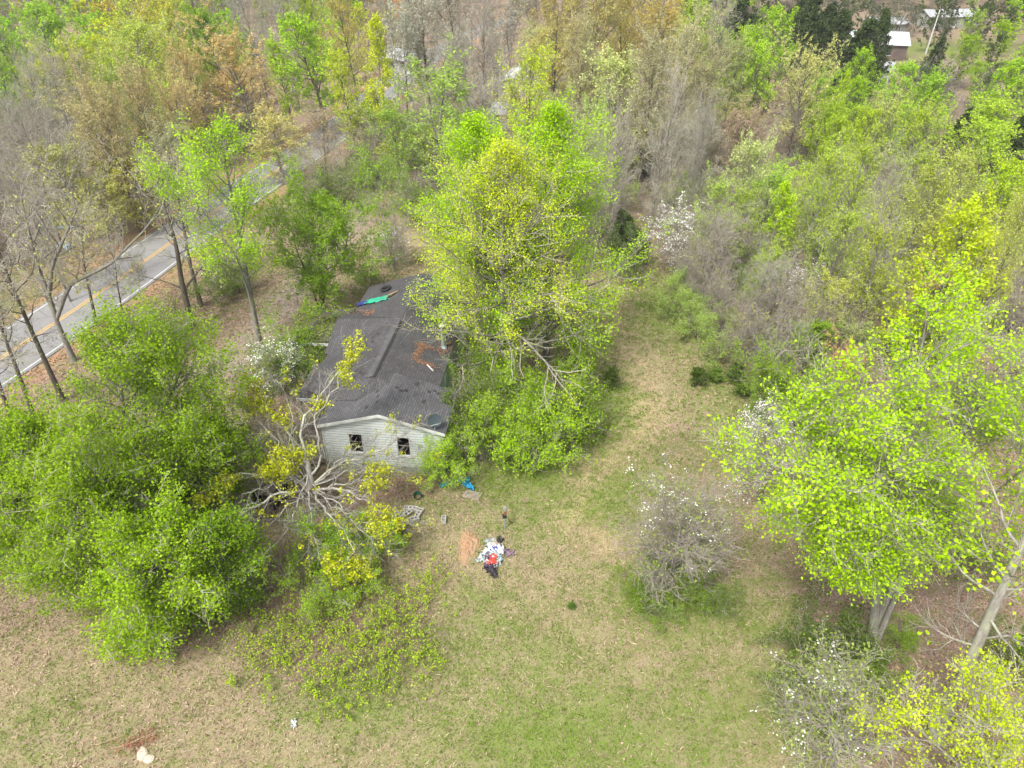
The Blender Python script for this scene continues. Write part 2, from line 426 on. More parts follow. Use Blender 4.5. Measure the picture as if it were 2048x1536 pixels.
# patches of the ground cover: photo pixel centre, radii in metres, what, strength
PATCH = [('green', 1000, 1330, 6, 3, .55), ('green', 1130, 1480, 5, 3, .95), ('green', 1400, 1450, 3, 4, .55), ('green', 1060, 940, 5, 3, .9), ('green', 1180, 900, 5, 4, .75), ('green', 1230, 960, 4, 3, .8),
 ('green', 1180, 1010, 4, 3, .8), ('green', 1260, 640, 4, 6, .5), ('green', 1350, 1200, 4, 3, .8), ('green', 1230, 800, 2.5, 5, .9), ('green', 1110, 1010, 3, 3, .6), ('green', 1500, 1250, 3, 2, .5),
 ('green', 1330, 630, 4, 7, .75), ('green', 1480, 830, 4, 5, .6), ('green', 1540, 1400, 3, 3, .6), ('green', 700, 1400, 3, 2, .7), ('green', 950, 1200, 2, 2, .5), ('green', 900, 1450, 3, 2, .5), 
 ('green', 90, 1430, 2, 2, .4), ('green', 850, 1010, 2, 1.5, .45), ('green', 380, 520, 4, 6, .35), ('green', 620, 340, 6, 12, .3), ('green', 1800, 95, 40, 14, .95), ('green', 1430, 760, 3, 3, .5),
 ('green', 1330, 340, 8, 12, .5), ('green', 1150, 170, 14, 10, .6), ('green', 700, 340, 5, 8, .6), ('green', 250, 410, 4, 8, .4), ('green', 40, 620, 8, 10, .4), ('green', 530, 390, 3, 3, .6),
 ('litter', 820, 980, 6, 2.5, .95), ('litter', 680, 1010, 5, 3, 1.0), ('litter', 1850, 1150, 7, 7, 1.0), ('litter', 1750, 950, 10, 9, 1.0), ('litter', 1950, 1350, 5, 5, 1.0), ('litter', 1640, 1050, 3, 5, .8),
 ('litter', 1370, 900, 4, 6, .6), ('litter', 1260, 480, 3, 9, .9), ('litter', 450, 650, 10, 12, .8), ('litter', 600, 500, 10, 12, .6), ('litter', 720, 440, 6, 12, .7), ('litter', 120, 860, 8, 7, .8),
 ('litter', 690, 1290, 5.5, 3.6, 1.0), ('litter', 500, 1180, 8, 5, .9), ('litter', 60, 1200, 4, 4, .8), ('litter', 560, 960, 5, 5, .8), ('litter', 1380, 350, 14, 20, .6), ('litter', 1350, 1400, 5, 5, .35), ('litter', 1000, 1400, 3, 3, .3),
 ('litter', 150, 480, 14, 16, 1.0), ('litter', 330, 380, 14, 20, .9), ('litter', 300, 1470, 6, 3, .45), ('litter', 560, 820, 4, 4, .9), ('litter', 1500, 1100, 3, 4, .5), ('litter', 1320, 1020, 3, 3, .4), ('litter', 1480, 1150, 3, 3, .5)]
PATHPX = [(1290, 1130), (1140, 1040), (1165, 965), (1230, 905), (1290, 855), (1305, 800), (1270, 730), (1230, 660), (1225, 600), (1230, 520), (1260, 440)]
path_l = np.array([G(a, b)[:2] for a, b in PATHPX])
DRIVEPX = [(330, 770), (430, 735), (490, 690), (560, 620), (620, 545), (690, 450), (730, 385), (760, 330)]
drive_l = catmull(np.array([G(a, b)[:2] for a, b in DRIVEPX]), 5)
CLEAR = [G(a, b)[:2] for a, b in [(-700, 1700), (-300, 1150), (150, 900), (350, 720), (480, 540), (640, 400), (700, 330), (790, 330), (830, 430), (900, 520), (1180, 560), (1240, 430), (1290, 430), (1320, 520), (1340, 600), (1420, 690), (1500, 780), (1570, 850), (1590, 1000), (1580, 1150), (1700, 1500), (1900, 1800)]]
def cover(x, y):
    """masks of the ground cover at world points: green, litter, path, drive, verge"""
    g = np.zeros(np.shape(x)); l = np.zeros(np.shape(x))
    for k, a, b, rx, ry, s in _P:
        e = s*np.exp(-(((x-a)/rx)**2 + ((y-b)/ry)**2)*0.9)
        if k == 'green': g = np.maximum(g, e)
        else: l = np.maximum(l, e)
    inside = inpoly(x, y, CLEAR)
    l = np.where(inside, l, np.maximum(l, 0.85))
    wob = 0.5*np.sin(x*.9+y*.4) + .5*np.sin(y*1.1)
    p = np.exp(-((seg_dist(x, y, path_l) + wob*.25)/1.3)**2)
    d = np.exp(-(np.maximum(seg_dist(x, y, drive_l)-0.9, 0)/1.0)**2)
    rd = seg_dist(x, y, road); v = np.exp(-((rd-4.1)/1.2)**2)*(rd > 2)
    return g, l, p, d, v
_P = []
for k, a, b, rx, ry, s in PATCH:
    q = G(a, b); _P.append((k, q[0], q[1], rx, ry, s))
xs = np.unique(np.concatenate([np.arange(-50, 50, 0.6), np.arange(-120, 120, 3.0), np.linspace(-1500, 1500, 61)]))
ys = np.unique(np.concatenate([np.arange(8, 80, 0.6), np.arange(-40, 300, 3.0), np.linspace(-300, 2200, 51)]))
X, Y = np.meshgrid(xs, ys); Xf, Yf = X.ravel(), Y.ravel()
Z = terr(Xf, Yf) + 0.05*np.sin(Xf*1.3)*np.sin(Yf*1.7)*(1-smooth(3, 6, seg_dist(Xf, Yf, road)) < 0.5)*0.6
nx, ny = len(xs), len(ys); I = np.arange(nx*ny).reshape(ny, nx)
Fq = np.stack([I[:-1, :-1], I[:-1, 1:], I[1:, 1:], I[1:, :-1]], -1).reshape(-1, 4)
g_, l_, p_, d_, v_ = cover(Xf, Yf)
m, nt = new_mat('ground_cover'); N = NT(nt); tc = N.n('ShaderNodeTexCoord'); ob = tc.outputs['Object']
def att(n): 
    a = N.n('ShaderNodeAttribute', attribute_name=n); return a.outputs['Fac']
n1_ = N.noise(9, 5, .75, ob); n2_ = N.noise(1.1, 4, .6, ob); n3_ = N.noise(38, 3, .7, ob); n4_ = N.noise(.25, 3, .6, ob)
straw = N.mix(N.ramp(n1_, .3, .7), (0.235, 0.19, 0.11), (0.41, 0.34, 0.21))
straw = N.mix(N.ramp(n3_, .52, .75), straw, (0.22, 0.16, 0.10))
litter = N.mix(N.ramp(n1_, .32, .68), (0.17, 0.115, 0.085), (0.33, 0.245, 0.19))
litter = N.mix(N.ramp(n3_, .62, .74), litter, (0.42, 0.32, 0.26))
green = N.mix(N.ramp(n1_, .3, .7), (0.09, 0.15, 0.02), (0.22, 0.29, 0.06))
lm = N.math('ADD', N.math('MULTIPLY', att('litter'), 1.5), N.math('MULTIPLY_ADD', n2_, 1.6, -1.25), clamp=True)
base = N.mix(lm, straw, litter)
gm = N.math('ADD', N.math('MULTIPLY', att('green'), 1.3), N.math('MULTIPLY_ADD', n2_, -2.4, 1.2))
gm = N.math('MULTIPLY', gm, N.ramp(N.math('ADD', n1_, N.math('MULTIPLY', n3_, .4)), .5, .8), clamp=True)
base = N.mix(gm, base, green)
base = N.mix(N.math('MULTIPLY', N.math('MULTIPLY', att('path'), .6), N.ramp(n2_, .3, .6)), base, N.mix(n1_, (0.36, 0.28, 0.13), (0.62, 0.50, 0.30)))
base = N.mix(N.math('MULTIPLY', att('drive'), N.ramp(n2_, .25, .55)), base, N.mix(n1_, (0.20, 0.165, 0.13), (0.38, 0.32, 0.26)))
base = N.mix(N.math('MULTIPLY', att('verge'), N.ramp(n2_, .3, .6)), base, N.mix(n1_, (0.28, 0.16, 0.08), (0.46, 0.30, 0.17)))
finish(N, base, 0.95, N.math('ADD', n1_, n3_), 0.6, 0.1); GROUND = m
ground = link('ground', mk_mesh('ground', np.stack([Xf, Yf, Z], 1), Fq, [GROUND], smoothf=True, attrs={'green': g_, 'litter': l_, 'path': p_, 'drive': d_, 'verge': v_}))
tag(ground, kind='structure', label='patchy dry grass, leaf litter and green grass ground')

# road, a sheet above the ground, with its markings
def ribbon(name, line, o0, o1, dz, mat, th=0.0):
    t = norm(np.gradient(line, axis=0)); nrm = np.stack([-t[:, 1], t[:, 0]], 1)
    A = line + nrm*o0; B = line + nrm*o1
    za = terr(A[:, 0], A[:, 1]) + dz; zb = terr(B[:, 0], B[:, 1]) + dz
    V = np.vstack([np.c_[A, za], np.c_[B, zb]]); n = len(line); i = np.arange(n-1)
    F = np.stack([i+n, i+n+1, i+1, i], 1)
    return link(name, mk_mesh(name, V, F, [mat]))
m, nt = new_mat('asphalt'); N = NT(nt); tc = N.n('ShaderNodeTexCoord'); ob = tc.outputs['Object']
f1 = N.noise(0.5, 4, .6, ob); f2 = N.noise(30, 3, .7, ob); vo = N.n('ShaderNodeTexVoronoi', feature='DISTANCE_TO_EDGE'); vo.inputs['Scale'].default_value = .35; N.l(ob, vo.inputs['Vector'])
c = N.mix(N.ramp(f1, .3, .7), (0.25, 0.245, 0.24), (0.33, 0.322, 0.31)); c = N.mix(N.ramp(f2, .3, .8), c, (0.15, 0.15, 0.15))
c = N.mix(N.math('MULTIPLY', N.math('LESS_THAN', vo.outputs['Distance'], .012), .5), c, (0.10, 0.10, 0.10)); finish(N, c, .9, f2, .2); ASPH = m
def paint(name, c1, c0):
    m, nt = new_mat(name); N = NT(nt); tc = N.n('ShaderNodeTexCoord'); f = N.noise(14, 4, .7, tc.outputs['Object'])
    finish(N, N.mix(N.ramp(f, .45, .68), c1, c0), .8); return m
WPAINT = paint('white_paint', (0.60, 0.60, 0.58), (0.38, 0.375, 0.36)); YPAINT = paint('yellow_paint', (0.66, 0.40, 0.09), (0.40, 0.30, 0.17))
RW = 3.35
tag(ribbon('road', road, -RW, RW, 0.06, ASPH), kind='structure', label='weathered grey two-lane country road')
for nm, a, b, mt in (('edge_line', -3.05, -2.93, WPAINT), ('edge_line', 2.93, 3.05, WPAINT), ('centre_line', -0.19, -0.07, YPAINT), ('centre_line', 0.07, 0.19, YPAINT)):
    tag(ribbon(nm, road, a, b, 0.066, mt), kind='structure')
m, nt = new_mat('gravel_drive'); N = NT(nt); tc = N.n('ShaderNodeTexCoord'); ob = tc.outputs['Object']

# ------------------------------------------------------------------ the house
YAW = radians(-6.2)
HO = (-3.95, 31.9)
def shingle(name, a, b):
    m, nt = new_mat(name); N = NT(nt); tc = N.n('ShaderNodeTexCoord'); mp = N.n('ShaderNodeMapping'); N.l(tc.outputs['Object'], mp.inputs['Vector'])
    mp.inputs['Rotation'].default_value = (0, 0, radians(90))
    br = N.n('ShaderNodeTexBrick'); N.l(mp.outputs[0], br.inputs['Vector'])
    br.inputs['Scale'].default_value = 1.0; br.inputs['Brick Width'].default_value = 0.32; br.inputs['Row Height'].default_value = 0.145
    br.inputs['Mortar Size'].default_value = 0.012; br.inputs['Color1'].default_value = (*a, 1); br.inputs['Color2'].default_value = (*b, 1)
    br.inputs['Mortar'].default_value = (*[v*.45 for v in a], 1)
    f = N.noise(.55, 5, .65, tc.outputs['Object']); f2 = N.noise(7, 4, .7, tc.outputs['Object'])
    c = N.mix(N.math('MULTIPLY', N.ramp(f, .35, .7), .55), br.outputs[0], (a[0]*.55, a[1]*.52, a[2]*.52))
    c = N.mix(N.math('MULTIPLY', N.ramp(f2, .5, .8), .25), c, (0.22, 0.20, 0.17))
    finish(N, c, .92, br.outputs['Fac'], .25, .15); return m
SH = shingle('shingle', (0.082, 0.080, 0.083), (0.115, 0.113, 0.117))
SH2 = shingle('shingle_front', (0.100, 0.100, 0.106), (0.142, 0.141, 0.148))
m, nt = new_mat('shingle_mossy'); N = NT(nt); tc = N.n('ShaderNodeTexCoord'); f = N.noise(.9, 5, .7, tc.outputs['Object']); f2 = N.noise(9, 4, .7, tc.outputs['Object'])
finish(N, N.mix(N.ramp(f, .42, .62), N.mix(f2, (0.05, 0.045, 0.045), (0.11, 0.10, 0.10)), N.mix(f2, (0.10, 0.08, 0.03), (0.13, 0.15, 0.04))), .95, f2, .4); SHM = m
DARK = simple('bare_underlay', (0.035, 0.032, 0.032), (0.06, 0.055, 0.05), 8)
m, nt = new_mat('clapboard_siding'); N = NT(nt); tc = N.n('ShaderNodeTexCoord'); sx = N.n('ShaderNodeSeparateXYZ'); N.l(tc.outputs['Object'], sx.inputs[0])
fr = N.math('FRACT', N.math('MULTIPLY', sx.outputs['Z'], 5.5)); f = N.noise(1.2, 5, .65, tc.outputs['Object']); f2 = N.noise(5, 4, .7, tc.outputs['Object'])
c = N.mix(N.ramp(f, .35, .75), (0.76, 0.80, 0.80), (0.62, 0.68, 0.66)); c = N.mix(N.math('MULTIPLY', N.ramp(f2, .55, .8), .3), c, (0.32, 0.38, 0.30))
low = N.math('SUBTRACT', 1.0, N.math('MULTIPLY', sx.outputs['Z'], .75), clamp=True)
c = N.mix(N.math('MULTIPLY', low, N.ramp(f2, .35, .6)), c, (0.27, 0.31, 0.20))
c = N.mix(N.math('MULTIPLY', N.math('GREATER_THAN', fr, .80), .75), c, (0.20, 0.24, 0.24)); finish(N, c, .75, fr, .5); SIDING = m
PANEL = simple('pale_green_panel', (0.42, 0.52, 0.42), (0.30, 0.38, 0.30), 1.5)
WHITE = simple('weathered_white_trim', (0.62, 0.63, 0.60), (0.42, 0.44, 0.40), 2.5)
BLOCKW = simple('mildewed_foundation', (0.30, 0.31, 0.26), (0.18, 0.20, 0.15), 3)
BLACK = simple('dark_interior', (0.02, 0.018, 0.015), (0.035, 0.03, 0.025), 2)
WOODD = simple('weathered_wood', (0.24, 0.20, 0.16), (0.14, 0.115, 0.09), 5, bump=.3)
WOODP = simple('pale_wood', (0.45, 0.33, 0.20), (0.32, 0.23, 0.14), 5, bump=.3)
GALV = simple('galvanised_metal', (0.42, 0.52, 0.55), (0.30, 0.36, 0.38), 4, rough=.45, metal=.5)
NEEDLES = simple('pine_straw', (0.34, 0.19, 0.11), (0.22, 0.12, 0.07), 8)

house = empty('abandoned_house', (HO[0], HO[1], 0), YAW)
tag(house, 'abandoned pale-sided house with sagging dark shingle roof and two broken-out windows', 'house')
H3, HA, HR = 3.3, 4.3, 4.6
# front wall with two openings
b = MB()
uu = [-7.1, -5.55, -4.8, -2.7, -2.0, 0.0]; zl, z1, z2 = 0.45, 1.2, 2.6
for i in range(5):
    if i in (1, 3):
        b.box((uu[i], 0, zl), (uu[i+1], .15, z1)); b.box((uu[i], 0, z2), (uu[i+1], .15, H3))
    else: b.box((uu[i], 0, zl), (uu[i+1], .15, H3))
# gable triangle
gx = [(-7.1, H3), (0, H3), (-3.55, HA-.03)]
n = len(b.v); b.v += [(x, 0, z) for x, z in gx] + [(x, .15, z) for x, z in gx]
b.f += [(n, n+1, n+2), (n+5, n+4, n+3), (n, n+3, n+4, n+1), (n+1, n+4, n+5, n+2), (n+2, n+5, n+3, n)]; b.m += [0]*5
b.build('front_wall', SIDING, house)
b = MB().box((-.15, .15, zl), (0, 3.95, H3)).box((-1.55, 4.1, zl), (-1.4, 7.2, 3.25)).box((-1.55, 8.1, 1.4), (-1.4, 12, 3.25)).box((-1.55, 12.6, zl), (-1.4, 17.4, 3.25)).box((-1.4, 3.95, zl), (0, 4.1, H3)); b.build('side_wall', SIDING, house)
b = MB().box((-7.1, .15, zl), (-6.95, 6, H3)).box((-8.6, 6, zl), (-6.95, 6.15, H3)).box((-8.6, 6.15, zl), (-8.45, 17.4, H3)).box((-8.45, 17.25, zl), (-1.55, 17.4, H3)); b.build('left_wall', SIDING, house)
b = MB().box((-7.13, -.03, -.3), (.03, .2, .45)).box((-.2, .2, -.3), (.03, 4, .45)).box((-1.6, 4, -.3), (-1.35, 17.4, .45)).box((-7.13, .2, -.3), (-6.9, 6, .45)); b.build('foundation', BLOCKW, house)
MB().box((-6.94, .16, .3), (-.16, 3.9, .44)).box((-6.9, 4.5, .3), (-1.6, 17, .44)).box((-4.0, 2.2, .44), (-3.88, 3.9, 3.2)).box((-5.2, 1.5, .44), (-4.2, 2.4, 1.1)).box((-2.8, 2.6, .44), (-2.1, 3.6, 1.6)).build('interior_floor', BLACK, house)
for ua, ub in ((uu[1], uu[2]), (uu[3], uu[4])):
    f = MB().box((ua-.07, -.03, z1-.07), (ub+.07, .02, z1)).box((ua-.07, -.03, z2), (ub+.07, .02, z2+.07)).box((ua-.07, -.03, z1), (ua, .02, z2)).box((ub, -.03, z1), (ub+.07, .02, z2)).build('window_frame', WHITE, house)
    MB().box((ua, .05, (z1+z2)/2-.02), (ub, .09, (z1+z2)/2+.02), 0, Matrix.Rotation(0.02, 4, 'Y')).build('sash_bar', WOODD, f)
# front roof (two slopes) a bit of thickness, overhang 0.2
def slope(bm, u0, z0, u1, z1_, v0, v1, th=.09, m=0, n=1):
    q = [(u0, v0, z0), (u1, v0, z1_), (u1, v1, z1_), (u0, v1, z0)]
    if u0 > u1: q = [q[1], q[0], q[3], q[2]]
    bm.slab(q, th, m)
fz = H3 - .055
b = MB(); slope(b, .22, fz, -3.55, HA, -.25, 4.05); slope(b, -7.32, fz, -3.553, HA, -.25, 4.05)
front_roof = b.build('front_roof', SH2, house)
b = MB(); slope(b, -1.02, H3-.02, -4.75, HR, 3.1, 17.6); slope(b, -9.15, H3-.05, -4.753, HR, 3.1, 17.6)
rear_roof = b.build('rear_roof', SH, house)
b = MB(); n = 0
b.v += [(-9.0, 3.12, 3.27), (-4.76, 3.12, 4.6), (-5.5, 1.7, 3.80), (-3.3, 3.12, 4.13), (-7.3, 2.2, 3.27)]; b.f += [(0, 4, 2, 1), (1, 2, 3)]; b.m += [0, 0]
b.build('gable_end', SH, house); b = MB(); b.v += [(-8.9, 17.58, 3.3), (-1.2, 17.58, 3.3), (-4.75, 17.58, 4.5)]; b.f.append((2, 1, 0)); b.m.append(0); b.build('gable_end', SH, house)

def zr(u): return HR - (u+4.75)*(HR-(H3-.02))/3.73 if u > -4.75 else HR - (-4.75-u)*(HR-(H3-.05))/4.4
def zf(u): return HA - abs(u+3.55)*(HA-fz)/3.77
# ridge vent strip
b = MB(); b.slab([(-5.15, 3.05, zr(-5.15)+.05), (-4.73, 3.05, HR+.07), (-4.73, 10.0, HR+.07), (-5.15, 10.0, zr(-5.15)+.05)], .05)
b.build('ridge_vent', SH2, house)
b = MB(); b.slab([(-4.73, 3.05, HR+.068), (-4.60, 3.05, HR+.0), (-4.60, 10.0, HR+.0), (-4.73, 10.0, HR+.068)], .03); b.build('ridge_edge', DARK, house)
# cross gable
b = MB(); vr, vh = 10.5, 3.1
b.slab([(-9.35, vr-vh, 3.28), (-4.9+.0, vr-vh, 3.28), (-4.9, vr, 4.52), (-9.35, vr, 4.22)], .08)
b.slab([(-9.35, vr+.003, 4.22), (-4.9, vr+.003, 4.52), (-4.9, vr+vh, 3.28), (-9.35, vr+vh, 3.28)], .08)
b.face([(-9.3, vr-vh, 3.25), (-9.3, vr, 4.15), (-9.3, vr+vh, 3.25)]); b.build('cross_gable', SH, house)
# carport on the left, mossy at the back
cp = MB(); cp.slab([(-11.9, 9.4, 2.78), (-9.3, 9.4, 3.12), (-9.3, 14.2, 3.12), (-12.3, 14.2, 2.75)], .12); cp = cp.build('carport_roof', SHM, house)
MB().box((-11.9, 9.3, 2.66), (-9.45, 9.38, 2.84)).build('fascia', WHITE, cp)
for u, v in ((-11.7, 9.5), (-9.9, 9.5), (-11.9, 13.9)): MB().box((u-.06, v-.06, 0), (u+.06, v+.06, 2.66)).build('post', WHITE, cp)
# porch on the left front: low roof, fascia, posts, deck with steps
po = MB(); po.slab([(-9.7, 2.9, 2.78), (-7.15, 2.9, 3.2), (-7.15, 6.9, 3.2), (-9.9, 6.9, 2.78)], .1); po = po.build('porch_roof', SH, house)
MB().box((-9.7, 2.82, 2.64), (-7.34, 2.88, 2.82)).build('fascia', WHITE, po)
for u, v in ((-9.6, 3.0), (-9.7, 6.7), (-7.25, 2.95)): MB().box((u-.05, v-.05, .6), (u+.05, v+.05, 2.66)).build('post', WHITE, po)
d = MB()
for i in range(12): d.box((-9.3, .0+i*.55, .52), (-7.16, .5+i*.55, .58))
deck = d.build('deck', WOODD, house)
MB().box((-9.3, -.05, .3), (-7.16, 0, .5)).box((-9.25, 0, 0), (-9.13, .12, .5)).box((-7.3, 0, 0), (-7.18, .12, .5)).build('joist', WOODD, deck)
MB().box((-9.2, 0.0, .58), (-9.12, .08, 1.5)).box((-7.3, 0.0, .58), (-7.22, .08, 1.6)).box((-9.2, 0.01, 1.42), (-7.25, .07, 1.5)).build('railing', WHITE, deck)
for k in range(3): MB().box((-8.7, -.35-.3*k, .36-.16*k), (-7.6, -.07-.3*k, .42-.16*k)).build('step', WOODD, deck)
# gable trim
b = MB()
for s in (-1, 1):
    ue = -3.55 + s*3.75; ang = math.atan2(HA-fz, 3.77)
    q = [(-3.55, -.28, HA+.02), (ue, -.28, fz+.02), (ue, -.28, fz-.17), (-3.55, -.28, HA-.17)]
    if s > 0: q = q[::-1]
    n = len(b.v); b.v += q + [(x, -.252, z) for x, y, z in q]
    b.f += [(n, n+1, n+2, n+3), (n+7, n+6, n+5, n+4), (n, n+4, n+5, n+1), (n+1, n+5, n+6, n+2), (n+2, n+6, n+7, n+3), (n+3, n+7, n+4, n)]; b.m += [0]*6
b.build('gable_trim', WHITE, house)
MB().box((-.03, -.04, .45), (.04, .0, H3-.1)).build('corner_board', WHITE, house); MB().box((-7.14, -.04, .45), (-7.07, .0, H3-.1)).build('corner_board', WHITE, house)
# broken side panels hanging off the right wall
b = MB(); b.slab([(-1.15, 4.3, .9), (-.75, 4.5, .3), (-.95, 6.2, 3.1), (-1.2, 5.4, 3.2)], .03); b.slab([(-1.2, 6.6, 3.2), (-.7, 6.2, .3), (-.6, 7.9, .4), (-1.1, 8.9, 3.1)], .03); b.slab([(-1.2, 9.2, 3.1), (-.9, 9.0, .5), (-.95, 11.5, .5), (-1.15, 11.9, 3.1)], .03)
b.build('loose_siding_panel', PANEL, house)
MB().box((-1.38, 5.2, .6), (-1.3, 5.7, 3.1)).build('wall_gap_shade', BLACK, house); b = MB().box((-1.38, 7.2, .5), (-1.33, 8.1, 3.2)); b.build('wall_gap_shade', BLACK, house)  # solid near-black slabs: shade inside the broken wall, put in as colour
# missing shingles: dark underlay showing
rng = random.Random(4); b = MB()
def patch(u, v, w, h, zf_, e=.012):
    q = [(u, v), (u+w, v), (u+w, v+h), (u, v+h)]; MB().slab([(x, y, zf_(x)+e) for x, y in q], .006).build('missing_shingle', DARK, house)
for u, v in ((-3.3, 2.55), (-3.0, 2.4), (-2.75, 2.5), (-1.5, 3.05), (-1.2, 3.3), (-.95, 3.1), (-1.6, 1.9), (-2.3, 3.4)): patch(u, v, .22, rng.uniform(.18, .4), zf)
for u, v in ((-4.4, 2.2), (-4.1, 1.0), (-4.6, .6), (-4.2, 1.6)): patch(u, v, .16, .3, zf)
for u, v in ((-6.1, 3.4), (-5.9, 3.8), (-6.2, 4.1), (-5.6, 3.5), (-5.4, 5.4), (-6.0, 4.6)): patch(u, v, .18, .35, zr)
for u, v in ((-6.2, 7.6), (-6.35, 8.2), (-6.1, 8.6), (-6.6, 7.2)): patch(u, v, .2, .35, zr)
# pine straw blown against the roof
R_ = np.random.default_rng(3)
def scatter_roof(name, cx, cy, sx_, sy_, n_, zfun, mat):
    u = R_.normal(cx, sx_, n_); v = R_.normal(cy, sy_, n_); z = np.array([zfun(a) for a in u]) + .03
    V, F = leaves(np.stack([u, v, z], 1), .14, R_, 3.0, .35); return link(name, mk_mesh(name, V, F, [mat]), house)
for i, (cx, cy, sx_, sy_, n_) in enumerate(((-2.9, 7.2, .12, .6, 260), (-2.6, 8.1, .35, .12, 160), (-2.3, 6.2, .5, .15, 160), (-7.0, 12.3, .9, .3, 500), (-1.5, 8.8, .25, .5, 200))):
    scatter_roof('pine_straw', cx, cy, sx_, sy_, n_, (lambda a: zr(a)) if i != 3 else (lambda a: 3.78), NEEDLES)
# flue pipe with cap
cu, cv = -1.55, 8.7; cz = zr(cu)
fl = MB().tube([(cu, cv, cz-.1), (cu-.04, cv, cz+1.25)], .13, 12).build('flue_pipe', GALV, house)
MB().tube([(cu, cv, cz), (cu, cv, cz+.18)], [.24, .15], 12).build('flashing', GALV, fl)
MB().tube([(cu-.04, cv, cz+1.25), (cu-.05, cv, cz+1.62)], .18, 12).build('flue_collar', BLACK, fl)
MB().tube([(cu-.05, cv, cz+1.63), (cu-.05, cv, cz+1.70)], [.19, .17], 12).build('flue_cap', WHITE, fl)
# dish
DISH = simple('dark_dish', (0.035, 0.05, 0.055), (0.05, 0.07, 0.075), 3, rough=.5)
b = MB(); du, dv, dz = -.42, .05, H3+.62
for r_i in range(5):
    for k in range(20):
        pass
M = Matrix.Translation((du, dv, dz)) @ Matrix.Rotation(radians(35), 4, 'Z') @ Matrix.Rotation(radians(52), 4, 'X')
ring = []
for i in range(6):
    rr_ = i/5*.38
    for k in range(20):
        an = 2*pi*k/20; ring.append(tuple(M @ Vector((cos(an)*rr_*1.1, sin(an)*rr_, rr_*rr_*.35))))
b.v = ring
for i in range(5):
    for k in range(20):
        j = (k+1) % 20; b.f.append((i*20+k, i*20+j, (i+1)*20+j, (i+1)*20+k)); b.m.append(0)
dish = b.build('satellite_dish', DISH, house); sol = dish.modifiers.new('thick', 'SOLIDIFY'); sol.thickness = .02
MB().tube([(du, dv, dz-.05), (du+.02, dv-.05, dz-.35), (du, dv-.15, zf(-.42)-.02)], .03, 8).build('dish_mast', GALV, dish)
p1 = M @ Vector((0, -.4, .05)); p2 = M @ Vector((0, -.15, .6))
MB().tube([M @ Vector((.35, -.2, .03)), M @ Vector((.04, -.22, .62))], .013, 6).tube([M @ Vector((-.35, -.2, .03)), M @ Vector((-.04, -.22, .62))], .013, 6).build('feed_arm', WHITE, dish)
def hl(u, v, z=0):
    return Vector((HO[0] + u*cos(YAW) - v*sin(YAW), HO[1] + u*sin(YAW) + v*cos(YAW), z))
# white gutter stick on the roof
b = MB().box((-.32, -.03, 0), (.32, .03, .05)); o = b.build('gutter_scrap', WHITE); o.location = hl(-1.9, 5.9, zr(-1.9)+.02); o.rotation_euler = (0, radians(18), YAW+radians(-40)); tag(o, 'short white gutter scrap lying on the right roof slope', 'scrap')
b = MB().box((-.5, -.04, 0), (.5, .04, .05)).box((-.1, -.3, .05), (-.04, .35, .09)); o = b.build('wall_trim_scrap', WHITE); o.location = hl(-1.7, 14.8, zr(-1.7)+.03); o.rotation_euler = (0, radians(15), YAW+.3); tag(o, 'white broken trim lying at the rear right roof corner under the tree', 'scrap')
# tarp, timbers and tyre on the back left roof
def cloth(name, loc, w, h, mat, seed, rz=0, amp=.07, tilt=(0, 0), n=14, ragged=.12):
    r = np.random.default_rng(seed); a = np.linspace(-.5, .5, n); gx_, gy_ = np.meshgrid(a, a)
    zz = amp*(np.sin(gx_*9+r.random()*6)*np.cos(gy_*7+r.random()*6) + .5*np.sin(gx_*21+gy_*17+r.random()*6)) + amp*.9
    ex = (np.abs(gx_) > .48)*r.normal(0, ragged, gx_.shape)*w*.5; ey = (np.abs(gy_) > .48)*r.normal(0, ragged, gx_.shape)*h*.5
    V = np.stack([gx_*w + ex + r.normal(0, .01, gx_.shape), gy_*h + ey, zz], -1).reshape(-1, 3)
    I_ = np.arange(n*n).reshape(n, n); F = np.stack([I_[:-1, :-1], I_[:-1, 1:], I_[1:, 1:], I_[1:, :-1]], -1).reshape(-1, 4)
    o = link(name, mk_mesh(name, V, F, [mat], smoothf=True)); o.location = tuple(loc); o.rotation_euler = (tilt[0], tilt[1], rz)
    s_ = o.modifiers.new('thick', 'SOLIDIFY'); s_.thickness = .015; return o
TEAL = simple('teal_tarp', (0.03, 0.42, 0.26), (0.05, 0.30, 0.20), 3, rough=.5); BLUE = simple('blue_tarp', (0.02, 0.24, 0.55), (0.05, 0.42, 0.62), 5, rough=.5)
DBLUE = simple('dark_blue_cloth', (0.02, 0.03, 0.16), (0.04, 0.06, 0.22), 5); TYRE = simple('rubber', (0.02, 0.02, 0.02), (0.03, 0.03, 0.03), 5)
tl_ = -math.atan2(HR-H3, 4.4)
o = cloth('roof_tarp', hl(-7.65, 14.4, zr(-7.65)+.05), 1.9, .75, TEAL, 3, YAW, .05, (0, tl_)); tag(o, 'crumpled teal green tarp lying on the back left roof slope', 'tarp')
o = cloth('blue_rag', hl(-8.75, 14.3, zr(-8.75)+.05), .8, .5, DBLUE, 5, YAW, .07, (0, tl_)); tag(o, 'dark blue rag beside the teal tarp on the roof edge', 'rag')
for k, (u, v, a_) in enumerate(((-6.65, 14.55, 62), (-6.5, 14.7, 55))):
    o = MB().box((-.5, -.045, 0), (.5, .045, .06)).build('timber', WOODP); o.location = hl(u, v, zr(u)+.09+.03*k); o.rotation_euler = (0, 0, YAW+radians(a_))
    tag(o, ('yellowish timber against the right end of the teal roof tarp', 'second timber just right of the one touching the teal tarp')[k], 'timber')
b = MB(); tv = []
